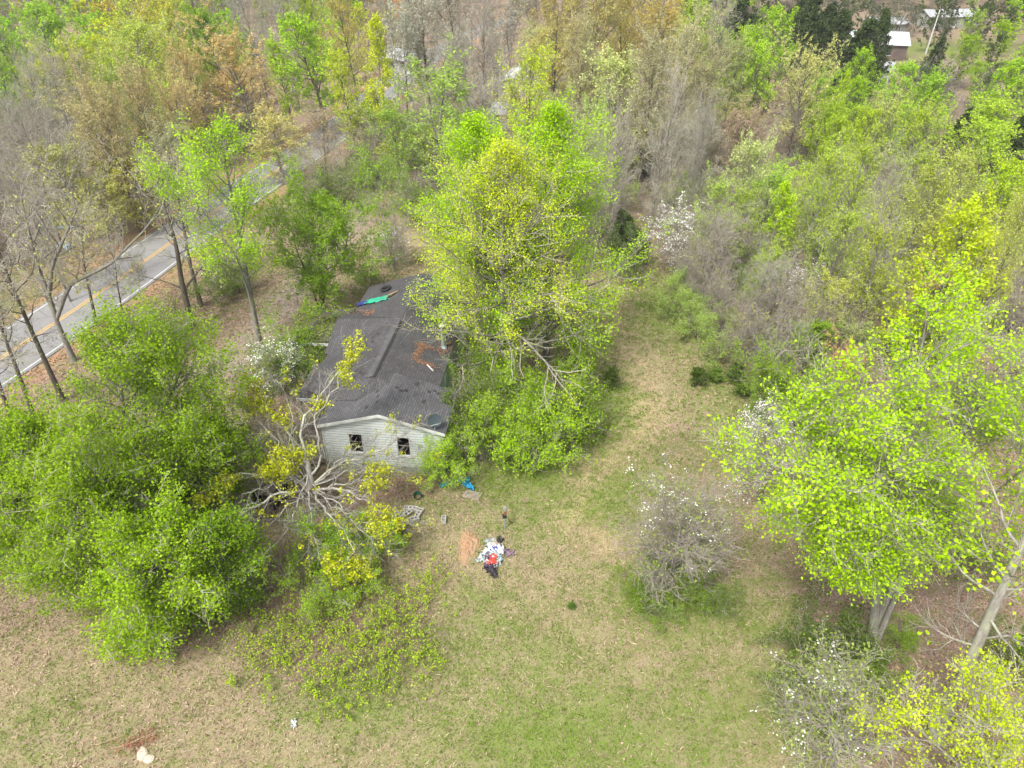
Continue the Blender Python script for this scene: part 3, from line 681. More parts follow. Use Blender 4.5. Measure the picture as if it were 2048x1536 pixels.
for i in range(24):
    for j in range(10):
        a1, a2 = 2*pi*i/24, 2*pi*j/10; r_ = .30+.10*cos(a2); tv.append((r_*cos(a1), r_*sin(a1), .10+.10*sin(a2)))
b.v = tv
for i in range(24):
    for j in range(10):
        b.f.append((i*10+j, ((i+1) % 24)*10+j, ((i+1) % 24)*10+(j+1) % 10, i*10+(j+1) % 10)); b.m.append(0)
ty = b.build('tyre', TYRE); ty.location = hl(-7.35, 16.0, zr(-7.35)+.02); ty.rotation_euler = (0, tl_, 0); ty.scale = (1.1, 1.1, 1.1); tag(ty, 'black car tyre lying on the back of the shingle roof', 'tyre')

# ------------------------------------------------------------------ things in the yard
CONC = simple('concrete', (0.42, 0.40, 0.36), (0.28, 0.27, 0.24), 6); RUST = simple('rust', (0.30, 0.11, 0.04), (0.18, 0.07, 0.03), 9)
STONE = simple('pale_stone', (0.62, 0.52, 0.42), (0.42, 0.34, 0.26), 4, bump=.4); CLAY = simple('orange_clay', (0.42, 0.25, 0.145), (0.32, 0.22, 0.13), 4, bump=.5)
cell = MB().box((-.2, -.1, 0), (.2, -.065, .19)).box((-.2, .065, 0), (.2, .1, .19)).box((-.2, -.065, 0), (-.165, .065, .19)).box((.165, -.065, 0), (.2, .065, .19)).box((-.018, -.065, 0), (.018, .065, .19))
cb = cell.build('cinder_block', CONC)
BL = [(790, 1034, 35, 'cinder block lying apart at the left end of the block heap'), (804, 1033, 80, 'cinder block at the upper left corner of the block ring'), (803, 1043, 75, 'cinder block just above the concrete pipe piece'),
 (817, 1021, 5, 'cinder block at the back left of the block ring'), (827, 1021, -5, 'cinder block at the middle of the back row of the ring'), (838, 1024, -20, 'cinder block at the back right corner of the ring'),
 (837, 1033, 70, 'cinder block on the right side of the block ring'), (829, 1042, 20, 'cinder block at the front right of the block ring'), (816, 1031, 50, 'cinder block inside the ring of blocks'), (888, 1043, 92, 'lone cinder block on the grass between the heap and the orange clay')]
for i, (a, b_, r_, lb) in enumerate(BL):
    o = cb if i == 0 else cb.copy()
    if i: COL.objects.link(o)
    q = G(a, b_); o.location = (q[0], q[1], q[2]+.02); o.rotation_euler = (0.05*(i % 3), 0.06*(i % 2), radians(r_)); o.scale = (1.25,)*3
    tag(o, lb, 'cinder block', 'cinder blocks strewn beside the house')
q = G(808, 1052); b = MB()
for i in range(16):
    pass
b.tube([(0, -.3, .13), (0, .3, .13)], .13, 14, caps=False); b.tube([(0, .3, .13), (0, -.3, .13)], .1, 14, caps=False)
o = b.build('concrete_pipe', STONE); o.location = q; o.rotation_euler = (0, 0, radians(-45)); tag(o, 'pale concrete pipe piece between the blue tarp and the cinder blocks', 'pipe')
def yard_cloth(name, px, py, w, h, mat, seed, rz, label, cat, amp=.08):
    q = G(px, py); o = cloth(name, (q[0], q[1], q[2]+.02), w, h, mat, seed, radians(rz), amp, n=12, ragged=.25); tag(o, label, cat); return o
yard_cloth('blue_tarp', 782, 1051, .95, .5, BLUE, 2, 20, 'crumpled bright blue tarp beside the pale concrete pipe piece', 'tarp', .12)
yard_cloth('blue_tarp', 760, 1051, .5, .3, BLUE, 12, -20, 'small blue tarp scrap left of the bigger crumpled blue tarp', 'tarp', .08)
yard_cloth('blue_tarp', 934, 971, .32, 1.1, BLUE, 4, 40, 'twisted light blue tarp above the wooden slat panel', 'tarp', .12)
yard_cloth('blue_tarp', 922, 962, .9, .3, BLUE, 6, 8, 'flat blue tarp strip at the house corner', 'tarp', .08)
yard_cloth('dark_bag', 906, 965, .45, .3, DBLUE, 7, 30, 'small dark blue bag left of the blue tarp strip', 'bag', .12)
yard_cloth('green_rag', 890, 971, .5, .3, simple('teal_rag', (0.02, .28, .25), (0.03, .18, .16), 4), 8, 30, 'teal rag in the grass under the corner bush', 'rag')
yard_cloth('black_bag', 802, 1066, .5, .4, TYRE, 9, 60, 'black bag lying below the blue tarp and pipe', 'bag', .16)
yard_cloth('paper_scrap', 588, 1448, .22, .36, WHITE, 10, 20, 'white scrap alone on the foreground grass', 'scrap', .05)
yard_cloth('dark_rag', 2, 1110, .35, .5, simple('petrol_cloth', (0.01, .10, .2), (.02, .2, .28), 4), 11, 0, 'blue rag at the left edge under the green tree', 'rag')
yard_cloth('grey_blue_bundle', 372, 1157, .45, .35, simple('grey_blue_cloth', (.07, .13, .19), (.20, .08, .08), 4), 13, 0, 'grey-blue bundle on the ground under the left green trees', 'bundle', .14)
# wooden slat panel
b = MB()
for i in range(6): b.box((-.5+i*.165, -.33, .02), (-.35+i*.165, .33, .05))
b.box((-.5, -.28, 0), (.48, -.2, .02)).box((-.5, .2, 0), (.48, .28, .02))
q = G(945, 991); o = b.build('slat_panel', WOODP if False else simple('greyed_board', (.36, .29, .25), (.24, .20, .17), 6)); o.location = q; o.rotation_euler = (0, 0, radians(-20)); tag(o, 'greyed wooden slat panel flat on the ground near the house corner', 'panel')
# dark green basket
q = G(836, 994); b = MB().tube([(0, 0, 0), (0, 0, .3)], [.17, .24], 14, caps=False).tube([(0, 0, .3), (0, 0, .02)], [.22, .15], 14, caps=False).tube([(0, 0, .29), (0, 0, .32)], .25, 14, caps=False); o = b.build('basket', simple('dark_green_plastic', (.02, .09, .05), (.03, .13, .07), 5)); o.location = q; o.rotation_euler = (radians(25), 0, 0)
tag(o, 'dark green plastic basket on the brown leaves in front of the house', 'basket')
# post
q = G(1010, 1058); e = empty('yard_post', q); tag(e, 'thin metal yard post with a rusty collar above the trash pile', 'post')
MB().tube([(0, 0, -.1), (.02, 0, 1.5)], .045, 8).build('pole', GALV, e); MB().tube([(.02, 0, 1.12), (.02, 0, 1.32)], .075, 8).build('rusty_collar', RUST, e)
MB().box((-.13, -.05, .82), (.09, .06, 1.06)).build('junction_box', TYRE, e); MB().tube([(.02, 0, 1.5), (.02, 0, 1.62)], [.08, .05], 8).build('post_cap', GALV, e)
# clay heap
r = np.random.default_rng(5); q = G(936, 1092); nr, na = 9, 28; V = [(q[0], q[1], .09)]
for i in range(1, nr+1):
    for k in range(na):
        a = 2*pi*k/na; w_ = 1+.16*sin(3*a+1)+.12*sin(7*a)+.12*sin(11*a+2); rr_ = i/nr
        V.append((q[0]+cos(a)*.55*w_*rr_+.06*sin(a)*rr_, q[1]+sin(a)*1.15*w_*rr_, (.08*(1-rr_**2)+.025*r.normal())*(i < nr) - .02*(i == nr)))
b = MB(); b.v = V
for k in range(na): b.f.append((0, 1+k, 1+(k+1) % na)); b.m.append(0)
for i in range(nr-1):
    for k in range(na): j = (k+1) % na; b.f.append((1+i*na+k, 1+(i+1)*na+k, 1+(i+1)*na+j, 1+i*na+j)); b.m.append(0)
o = b.build('clay_heap', CLAY); tag(o, 'low long heap of bare orange clay left of the trash pile', 'clay heap')
# trash pile
def pl(name, c, c2=None): return simple(name, c, c2, 6, rough=.45)
WP = pl('white_plastic', (.80, .82, .84), (.60, .62, .64)); GP = pl('grey_plastic', (.40, .45, .44), (.25, .30, .30)); RP = pl('red_cloth', (.70, .05, .03), (.55, .10, .08)); BP = pl('black_plastic', (.02, .02, .025), (.05, .04, .05)); PP = pl('purple_cloth', (.13, .07, .13), (.08, .05, .09)); UP = pl('blue_cloth', (.05, .07, .35), (.10, .14, .50)); TP = pl('tan_cloth', (.50, .42, .35), (.3, .25, .2))
TR = [(983, 1086, .5, .5, GP, 'grey-green plastic sheet at the top left of the trash pile', 'sheet'), (1000, 1082, .30, .3, BP, 'black bag at the top right of the trash pile', 'bag'), (990, 1090, .38, .5, TP, 'pale tan board-like cardboard at the top of the trash pile', 'cardboard'),
 (989, 1099, .8, .45, WP, 'white plastic sheet in the upper middle of the trash pile', 'sheet'), (988, 1101, .42, .26, UP, 'blue cloth on the white sheet in the trash pile', 'cloth'), (1002, 1103, .3, .55, WP, 'narrow white plastic strip on the right of the trash pile', 'sheet'),
 (975, 1108, .6, .5, WP, 'white crumpled sack left of the trash pile middle', 'sack'), (966, 1117, .5, .6, GP, 'greyish white plastic at the left edge of the trash pile', 'plastic'), (990, 1111, .65, .42, GP, 'grey-green bag lying above the red cloth', 'bag'),
 (976, 1116, .4, .4, PP, 'purple cloth left of the red cloth in the trash pile', 'cloth'), (987, 1119, .36, .42, RP, 'upper red cloth in the trash pile', 'cloth'), (984, 1128, .48, .34, RP, 'lower red cloth in the trash pile', 'cloth'), (977, 1124, .35, .45, WP, 'white rag left of the lower red cloth', 'rag'),
 (990, 1133, .3, .3, WP, 'white bag below the lower red cloth', 'bag'), (998, 1124, .4, .5, GP, 'pale plastic film at the right edge by the red cloths', 'film'), (980, 1138, .6, .4, BP, 'black bag at the bottom of the trash pile', 'bag'), (975, 1134, .3, .3, PP, 'dark purple rag at the lower left of the trash pile', 'rag'),
 (988, 1150, .35, .55, BP, 'black rag trailing off the bottom of the trash pile', 'rag'), (1012, 1103, .35, .25, PP, 'dark purple scrap just right of the trash pile', 'scrap'), (1020, 1108, .45, .32, pl('mauve_cloth', (.25, .17, .22), (.16, .12, .16)), 'mauve cloth farthest right of the trash pile', 'cloth')]
for i, (a, b_, w_, h_, mt, lb, ct) in enumerate(TR):
    q = G(a, b_); o = cloth('trash_' + ct, (q[0], q[1], q[2]+.015+.018*(i % 6)), w_, h_, mt, 40+i, random.Random(i).uniform(-.6, .6), .075, n=10, ragged=.35); tag(o, lb, ct, 'trash heaped on the grass')
# two pale stones, rusty dead branch
for a, b_, s_, lb in ((285, 1508, (.24, .26, .1), 'left of two pale flat stones near the bottom edge'), (298, 1519, (.22, .2, .1), 'right of two pale flat stones near the bottom edge')):
    bm_ = MB(); rr = np.random.default_rng(a); k = 12; h = .5
    q = G(a, b_); pr = [(cos(2*pi*i/k)*(1+rr.normal(0, .12)), sin(2*pi*i/k)*(1+rr.normal(0, .12))) for i in range(k)]
    vs = [(x, y, 0) for x, y in pr] + [(x*.95, y*.95, .6) for x, y in pr] + [(x*.6, y*.6, .95+rr.normal(0, .05)) for x, y in pr] + [(0, 0, 1)]
    bm_.v = vs
    for i in range(k):
        j = (i+1) % k; bm_.f += [(i, j, k+j, k+i), (k+i, k+j, 2*k+j, 2*k+i), (2*k+i, 2*k+j, 3*k)]; bm_.m += [0, 0, 0]
    o = bm_.build('flat_stone', STONE); o.location = q; o.scale = s_; tag(o, lb, 'stone')
REDN = simple('dead_cedar_foliage', (.36, .10, .05), (.22, .07, .04), 6)
def ground_branch(name, px, py, L, az, mat, leafm, label, nleaf, seed, r=.02):
    rg = np.random.default_rng(seed); q = G(px, py); d = np.array([[cos(az), sin(az), .06]])
    P = polyl(np.array([[-L*.5*cos(az), -L*.5*sin(az), .05]]), d, np.array([L]), 8, 0, .25, rg); ii, t, pos, tan, k, w = spawn(P, np.array([14]), .15, 1, rg)
    P2 = polyl(pos, side_dir(tan, np.full(14, .7), rg, rg.choice([pi/2, -pi/2], 14)*1.0), L*.35*rg.uniform(.5, 1, 14), 5, 0.02, .3, rg); P2[:, :, 2] = np.abs(P2[:, :, 2])*.4+.03
    V1, F1 = tubes(P, np.linspace(r, r*.4, 8)[None], 6); V2, F2 = tubes(P2, np.full((14, 5), r*.45), 3); Vs = [V1, V2]; Fs = [F1, F2+len(V1)]; M_ = [np.zeros(len(F1)), np.zeros(len(F2))]
    if nleaf:
        ii, t, pos, _, _, _ = spawn(P2, np.full(14, nleaf), .1, 1, rg); V3, F3 = leaves(pos+rg.normal(0, .06, pos.shape)*[3.4, 3.4, .4], .085, rg, .8, .3); Vs.append(V3); Fs.append(F3+len(V1)+len(V2)); M_.append(np.ones(len(F3)))
    o = link(name, mk_mesh(name, np.concatenate(Vs), np.concatenate(Fs), [mat, leafm], mi=np.concatenate(M_))); o.location = q; tag(o, label, 'branch'); return o
ground_branch('dead_branch', 262, 1493, 1.5, radians(8), WOODP, REDN, 'rust-red dead cedar branch above the two pale stones', 30, 1)
ground_branch('dead_branch', 205, 1490, 1.1, radians(3), WOODP, REDN, 'thin bare stick left of the rust-red dead branch', 0, 2, .018)
ground_branch('fallen_branch', 1545, 1035, 2.2, radians(-12), BARK_G, BARK_G, 'bare fallen branch beside the right dogwood trunk', 0, 3, .035)
ground_branch('fallen_branch', 1690, 1130, 2.4, radians(2), BARK_P, BARK_P, 'pale fallen branch under the big right tree', 0, 6, .04)
ground_branch('fallen_branch', 940, 1105, .9, radians(60), BARK_G, BARK_G, 'short stick lying on the orange clay heap', 0, 7, .015)
ground_branch('fallen_branch', 715, 940, 3.0, radians(20), BARK_P, BARK_P, 'pale broken branch against the front wall base', 0, 8, .04)
# dark broken shed left of the split tree
q = G(545, 1000); e = empty('small_shed', q, radians(-25)); tag(e, 'small dark collapsing shed under the split tree limbs', 'shed')
b = MB().slab([(-.9, -.7, .95), (.7, -.8, 1.25), (.8, .8, 1.45), (-.8, .8, 1.1)], .06); b.build('shed_roof', WOODD, e)
b = MB().box((-.8, -.6, 0), (-.74, .7, .95)).box((-.8, .64, 0), (.7, .7, 1.2)).box((.64, -.6, 0), (.7, .7, 1.15)).box((-.74, -.6, 0), (-.3, -.54, .9)); b.build('shed_wall', BLACK, e)
for i, (a, b_, az) in enumerate(((688, 930, 40), (700, 944, 15), (672, 950, 70), (730, 950, -10), (655, 965, 25))):
    q = G(a, b_); o = MB().box((-.6-.1*i, -.07, 0), (.6, .07, .04)).box((-.6, -.07, .04), (-.4, .07, .06)).build('loose_board', WOODD if i % 2 else simple('grey_board%d' % i if False else 'grey_board', (.40, .38, .35), (.26, .24, .22), 5)); o.location = (q[0], q[1], q[2]+.05+.04*i); o.rotation_euler = (.03*i, .05, radians(az))
    tag(o, ['grey loose board nearest the left wall corner', 'brown loose board below the left window', 'grey loose board angled toward the deck', 'brown loose board farthest right along the front wall', 'grey loose board nearest the split tree trunk'][i], 'board', 'loose boards before the house')
# rail frame beyond the road
q = G(118, 470); e = empty('metal_rail', q, radians(-5)); tag(e, 'grey double metal rail standing in the brush beyond the road', 'rail')
MB().box((-2, -.06, .75), (2, .06, .87)).build('rail_bar', GALV, e); MB().box((-2, .3, .75), (2, .4, .85)).build('rail_bar', GALV, e)
for u in (-1.8, 1.8): MB().box((u-.05, -.05, 0), (u+.05, .05, .75)).build('rail_post', GALV, e); MB().box((u-.04, .31, 0), (u+.04, .39, .75)).build('rail_post', GALV, e)
yard_cloth('plastic_bundle', 132, 497, 1.4, .8, pl('pale_blue_plastic', (.45, .56, .62), (.3, .38, .42)), 31, -20, 'pale blue plastic bundle in the brown leaves beyond the road', 'bundle', .3)

# parked cars half hidden behind the trees beyond the yard
GLASS = simple('dark_glass', (.02, .03, .035), (.03, .04, .05), 2, rough=.1, spec=.6); CHR = simple('wheel_rim', (.5, .5, .5), (.4, .4, .4), 3, rough=.3, metal=.8); LAMP = simple('lamp_glass', (.75, .75, .72), (.6, .6, .6), 3, rough=.2); TAIL = simple('tail_lamp', (.4, .02, .02), (.3, .01, .01), 3, rough=.3)
def car(px, py, rz, mat, label):
    e = empty('parked_car', G(px, py), rz); tag(e, label, 'car', 'cars parked beyond the yard')
    pr = [(-2.2, .35), (-2.2, .85), (-1.6, .95), (-1.05, 1.42), (.45, 1.45), (1.15, .98), (2.05, .86), (2.2, .6), (2.2, .35)]
    b = MB(); n = len(pr)
    def w_(z): return .88 if z < 1.1 else .68
    b.v = [(x, -w_(z), z) for x, z in pr] + [(x, w_(z), z) for x, z in pr]
    b.f = [tuple(range(n)), tuple(range(2*n-1, n-1, -1))] + [(i, n+i, n+(i+1) % n, (i+1) % n) for i in range(n)]; b.m = [0]*len(b.f)
    body = b.build('body', mat, e); bv = body.modifiers.new('bevel', 'BEVEL'); bv.width = .06; bv.segments = 2
    MB().face([(-1.62, -.70, 1.0), (-1.62, .70, 1.0), (-1.1, .62, 1.42), (-1.1, -.62, 1.42)]).face([(1.17, .70, 1.01), (1.17, -.70, 1.01), (.5, -.62, 1.46), (.5, .62, 1.46)]).build('windscreen', GLASS, e)
    for s in (-1, 1): MB().face([(-1.4, s*.885, 1.0), (1.0, s*.885, 1.0), (.42, s*.72, 1.38), (-1.0, s*.72, 1.38)][::s]).build('side_window', GLASS, e)
    for x in (-1.35, 1.35):
        for s in (-1, 1):
            w = MB().tube([(x, s*.72, .33), (x, s*.93, .33)], .33, 16).build('wheel', TYRE, e); MB().tube([(x, s*.9, .33), (x, s*.94, .33)], .19, 12).build('rim', CHR, w)
    for s in (-.62, .62): MB().box((2.18, s-.18, .58), (2.23, s+.18, .74)).build('headlight', LAMP, e); MB().box((-2.23, s-.16, .62), (-2.19, s+.16, .78)).build('tail_light', TAIL, e)
    return e
car(752, 275, radians(200), simple('black_car_paint', (.02, .022, .03), (.02, .02, .025), 1, rough=.25, spec=.5), 'black parked car under the yellow-green tree by the road bend')
car(812, 262, radians(160), simple('silver_car_paint', (.45, .48, .5), (.4, .43, .45), 1, rough=.25, metal=.3), 'silver parked car behind the soft green feathery tree')
# buildings far off
ROOFW = simple('white_metal_roof', (.62, .63, .65), (.48, .50, .52), .5, rough=.6); WALLG = simple('grey_wall', (.36, .36, .34), (.26, .26, .24), 1); WALLB = simple('brown_wall', (.16, .12, .10), (.10, .08, .07), 1); ROOFG = simple('grey_roof', (.44, .45, .46), (.30, .31, .32), .6)
def hut(name, px, py, rz, w, d, h, rise, roof, wall, label, cat='house', z0=0):
    e = empty(name, G(px, py), rz); tag(e, label, cat)
    b = MB(); b.box((-w/2, -d/2, -1), (w/2, -d/2+.15, h)).box((-w/2, d/2-.15, -1), (w/2, d/2, h)).box((-w/2, -d/2+.15, -1), (-w/2+.15, d/2-.15, h)).box((w/2-.15, -d/2+.15, -1), (w/2, d/2-.15, h))
    for s in (-1, 1): b.face([(s*(w/2-.01), -d/2, h), (s*(w/2-.01), d/2, h), (s*(w/2-.01), 0, h+rise-.05)])
    b.build('wall', wall, e)
    b = MB(); b.slab([(-w/2-.4, -d/2-.5, h-.12), (w/2+.4, -d/2-.5, h-.12), (w/2+.4, 0, h+rise), (-w/2-.4, 0, h+rise)], .12).slab([(-w/2-.4, .003, h+rise), (w/2+.4, .003, h+rise), (w/2+.4, d/2+.5, h-.12), (-w/2-.4, d/2+.5, h-.12)], .12)
    b.build('roof', roof, e)
    for u in (-w*.28, w*.22):
        f = MB().box((u-.5, -d/2-.04, 1.0), (u+.5, -d/2-.01, 2.1)).build('window', GLASS, e); MB().box((u-.58, -d/2-.07, .92), (u+.58, -d/2-.041, 1.0)).build('sill', WHITE, f)
    MB().box((-.5, -d/2-.04, 0), (.45, -d/2-.01, 2.05)).build('door', WHITE, e); return e
hut('barn', 1738, 112, radians(-14), 13, 9, 3.2, 1.9, ROOFW, WALLB, 'dark-walled building with a bright white metal roof behind the cedar', 'barn')
hut('far_house', 1766, 66, radians(5), 9, 6, 2.6, 1.2, ROOFG, WALLG, 'small pale-roofed building up the slope behind the white-roofed barn')
hut('far_house', 1890, 52, radians(8), 15, 7, 2.8, 1.4, ROOFG, WALLG, 'grey-roofed building in the bare woods near the top right corner')
hut('far_house', 1745, 158, radians(-30), 6, 5, 2.2, 1.2, ROOFG, WHITE, 'low pale shed in the brush in front of the white-roofed barn', 'shed')
hut('shed', 1022, 252, radians(-8), 5.0, 4.5, 2.4, 1.0, ROOFG, WHITE, 'pale grey-roofed shed just behind the twin green trees', 'shed')
hut('mobile_home', 1040, 182, radians(80), 12, 4.5, 2.7, .8, ROOFW, WHITE, 'long white mobile home under the trees behind the pale grey shed', 'mobile home')
hut('far_house', 815, 140, radians(-40), 7, 5, 2.4, 1.4, ROOFW, WHITE, 'white house among pinkish bare trees beside the far road', 'house')
hut('far_house', 1645, 66, radians(20), 6, 5, 2.5, 1.4, ROOFW, WHITE, 'tiny white shed between the dark far cedars', 'shed')
for a, b_, hgt, lb in ((1851, 108, 9, 'pale leaning utility pole in the right valley clearing'), (998, 232, 8, 'white utility pole behind the twin green trees')):
    e = empty('utility_pole', G(a, b_)); tag(e, lb, 'utility pole'); MB().tube([(0, 0, -.5), (.3, 0, hgt)], [.17, .11], 8).build('pole', WHITE, e); MB().box((-.7, -.05, hgt-1.0), (1.2, .05, hgt-.86)).build('cross_arm', WOODD, e)
    for k in (-.6, .1, 1.1): MB().tube([(k, 0, hgt-.86), (k, 0, hgt-.66)], .05, 6).build('insulator', GALV, e)

# ------------------------------------------------------------------ particular trees, each grown on its own
TREES = []      # x, y, radius of every tree placed
def hero(name, label, foot, stems, col, cat='tree', dy=0.0, group=None, **kw):
    """base pixel on the ground; stems: list of (radius, [(px,py,dy), ...]) ; grown from the base"""
    g = G(*foot); st = []
    for r_, pts in stems:
        P = []
        for p in pts:
            q = W(p[0], p[1], g[1] + (p[2] if len(p) > 2 else 0)); P.append(q - g)
        if not any(tuple(pts[0][:2]) == tuple(z[:2]) for z in (stems[0][1] if stems[0][1] is not pts else [])): P = ([np.array([0, 0, -.3])] if kw.get('_root', True) else []) + P
        st.append((np.array(P), r_))
    kw.pop('_root', None)
    cut = kw.pop('cut', .05)
    for p, _ in st: p[1:, 2] = p[1:, 2]*(1-cut)
    H = max(p[:, 2].max() for p, _ in st)
    ms = gen_tree(H=H, stems=st, **kw)
    TREES.append((g[0], g[1], kw.get('R', 3)))
    return place(name, ms, g, col, label=label, cat=cat, group=group)

YG = (206, 218, 40); BG = (124, 208, 22); MG = (112, 178, 40)
hero('tulip_tree', 'tall yellow-green leafing tree with grey trunk standing right behind the house corner', (1008, 783), [(.27, [(1006, 640), (1003, 480, -.2), (1008, 330), (1012, 252)])], YG,
     seed=11, leaf_jit=0.2, R=9.6, base=.13, cut=.07, shape='spire', n1=100, n2=8, n3=8, nl=18, ls=0.1, leaf_frac=0.7, ang=(82, 36), up1=.4, bark=BARK_G, twig=TWIG, leaf_zone=.32, L3=.9, l2=.4)
hero('tulip_tree', 'dense bright green tree forming the left shoulder behind the yellow-green tree', (984, 740), [(.24, [(980, 600), (960, 400), (944, 208)])], BG,
     seed=12, leaf_jit=0.2, R=7.6, base=.12, cut=.05, shape='spire', n1=76, n2=8, n3=8, nl=18, ls=0.125, leaf_frac=1, ang=(78, 36), up1=.45, bark=BARK_G)
hero('tulip_tree', 'dense bright green tree forming the right shoulder behind the yellow-green tree', (1092, 722), [(.25, [(1096, 560), (1102, 380), (1108, 186)])], BG,
     seed=13, leaf_jit=0.2, R=9.2, base=.10, cut=.05, shape='spire', n1=90, n2=8, n3=8, nl=18, ls=0.125, leaf_frac=1, ang=(80, 36), up1=.45, bark=BARK_G)
hero('tulip_tree', 'yellow-green tree with one dark stem seen above the twin green trees', (1052, 560), [(.22, [(1056, 380), (1058, 200), (1062, 86)])], (200, 214, 60),
     seed=14, cut=.07, R=3.9, base=.2, shape='ovoid', n1=40, n2=7, n3=7, nl=12, ls=0.13, leaf_frac=.8, ang=(70, 30), bark=BARK)
hero('roadside_tree', 'slender light green tree leaning left between the road and the house', (523, 702), [(.22, [(500, 590, 0), (480, 480, .3), (452, 340, .3), (432, 222, .3)]), (.12, [(505, 610), (470, 500, -.5), (400, 400, -1), (365, 330, -1)])], (150, 212, 34),
     seed=15, leaf_jit=0.2, cut=.06, R=2.8, base=.34, shape='ovoid', n1=54, n2=7, n3=7, nl=14, ls=0.13, leaf_frac=0.7, ang=(68, 30), bark=BARK_G)
hero('small_green_tree', 'rounded deeper green tree at the back left corner of the house', (642, 632), [(.16, [(640, 560), (636, 480), (640, 400)]), (.12, [(650, 560, .5), (690, 490, 1), (700, 430, 1)]), (.12, [(620, 560), (590, 490, -.5), (585, 440, -.5)])], (98, 176, 36),
     seed=16, R=3.7, base=.18, shape='round', n1=60, n2=8, n3=8, nl=18, ls=0.13, leaf_frac=1, ang=(80, 35), bark=BARK)
# the dense mass of green trees at the left
hero('green_tree', 'broad dark green tree highest of the dense left foreground trees', (255, 1010), [(.2, [(248, 900), (240, 780), (226, 646)]), (.15, [(270, 900, .3), (330, 800, .8), (372, 690, 1)])], (106, 176, 32),
     seed=21, leaf_jit=0.2, leaf_frac=0.85, R=3.6, base=.05, shape='ovoid', n1=80, n2=9, n3=9, nl=18, ls=0.115, ang=(82, 35), bark=BARK_G)
hero('green_tree', 'dark green tree cut by the left edge below the roadside trunks', (20, 1130), [(.2, [(20, 1040), (30, 950), (60, 860)])], (106, 178, 32),
     seed=22, leaf_jit=0.2, leaf_frac=0.85, R=3.2, base=.05, shape='ovoid', n1=64, n2=9, n3=9, nl=18, ls=0.115, ang=(82, 35), bark=BARK_G)
hero('green_tree', 'low dark green tree under the left limbs of the split tree', (410, 1030), [(.14, [(405, 980), (400, 930), (398, 880)])], (92, 164, 30),
     seed=23, leaf_jit=0.2, leaf_frac=0.8, R=2.6, base=.03, shape='round', n1=68, n2=8, n3=9, nl=18, ls=0.115, ang=(82, 35), bark=BARK_G)
hero('green_tree', 'green tree in the middle of the dense left mass with drooping branches', (190, 1190), [(.18, [(190, 1110), (185, 1030), (180, 960)])], (100, 170, 32),
     seed=24, leaf_jit=0.2, leaf_frac=0.85, R=3.1, base=.03, shape='round', n1=72, n2=9, n3=9, nl=18, ls=0.115, ang=(85, 35), bark=BARK_G)
hero('green_tree', 'lowest front green tree of the left mass with foliage down to the grass', (318, 1262), [(.14, [(320, 1200), (318, 1130), (316, 1080)])], (112, 184, 32),
     seed=25, leaf_jit=0.2, leaf_frac=0.85, R=2.5, base=.0, shape='round', n1=64, n2=8, n3=8, nl=18, ls=0.115, ang=(88, 40), up1=.3, bark=BARK_G)
hero('green_tree', 'small green tree below the split tree at the edge of the brambles', (440, 1215), [(.12, [(445, 1160), (448, 1100), (450, 1050)])], (86, 158, 30),
     seed=26, leaf_jit=0.2, leaf_frac=0.8, R=1.6, base=.0, shape='round', n1=44, n2=7, n3=7, nl=18, ls=0.115, ang=(88, 40), up1=.3, bark=BARK_G)
# big tree on the right
hero('forked_tree', 'large bright green tree with a forked grey trunk in the right foreground', (1742, 1312), [(.23, [(1748, 1240), (1758, 1150), (1778, 1020), (1800, 880), (1830, 760, .3), (1858, 615, .4)]), (.06, [(1768, 1090), (1730, 1080, -.3), (1690, 1100, -.6), (1660, 1130, -.8)]), (.06, [(1775, 1050), (1720, 1025, -.3), (1670, 1030, -.6), (1630, 1060, -.8)]), (.08, [(1778, 1020), (1720, 1000, -.5), (1640, 960, -.9), (1600, 900, -1.2)]), (.2, [(1750, 1245), (1795, 1150, .2), (1850, 1050, .8), (1905, 900, 1.4), (1975, 780, 2), (2010, 700, 2.2)]),
     (.14, [(1778, 1020), (1740, 950, -.5), (1715, 870, -.8), (1700, 790, -.6)]), (.15, [(1850, 1050, .8), (1960, 1010, .2), (2060, 930, -.2), (2090, 800, 0)])], (150, 214, 20),
     seed=31, leaf_jit=0.17, R=2.45, base=.36, shape='round', n1=190, n2=8, n3=8, nl=15, ls=0.11, leaf_frac=0.5, ang=(84, 42), up1=.35, bark=BARK_G, L3=.7, cut=0)
hero('leaning_tree', 'pale grey leaning trunk running off the right edge', (1868, 1475), [(.27, [(1885, 1440), (1950, 1300), (2005, 1180), (2060, 1060, .3), (2150, 900, .8), (2230, 700, 1)])], (160, 214, 30),
     seed=32, R=2.6, base=.30, shape='ovoid', n1=26, n2=6, n3=6, nl=7, ls=.15, leaf_frac=.6, bark=BARK_P, leaf_zone=.3)
hero('yellow_green_tree', 'bright yellow-green young tree in the bottom right corner', (1975, 1640), [(.1, [(1975, 1540), (1965, 1420), (1955, 1322)]), (.09, [(1990, 1540, .3), (2040, 1440, .6), (2060, 1370, .8)]), (.08, [(1960, 1560, -.3), (1880, 1480, -.5), (1800, 1400, -.4)])], (196, 214, 34),
     seed=33, R=1.35, base=.15, shape='round', n1=60, n2=7, n3=7, nl=11, ls=0.09, leaf_frac=0.42, bark=BARK_P, twig=TWIG, L3=.45)
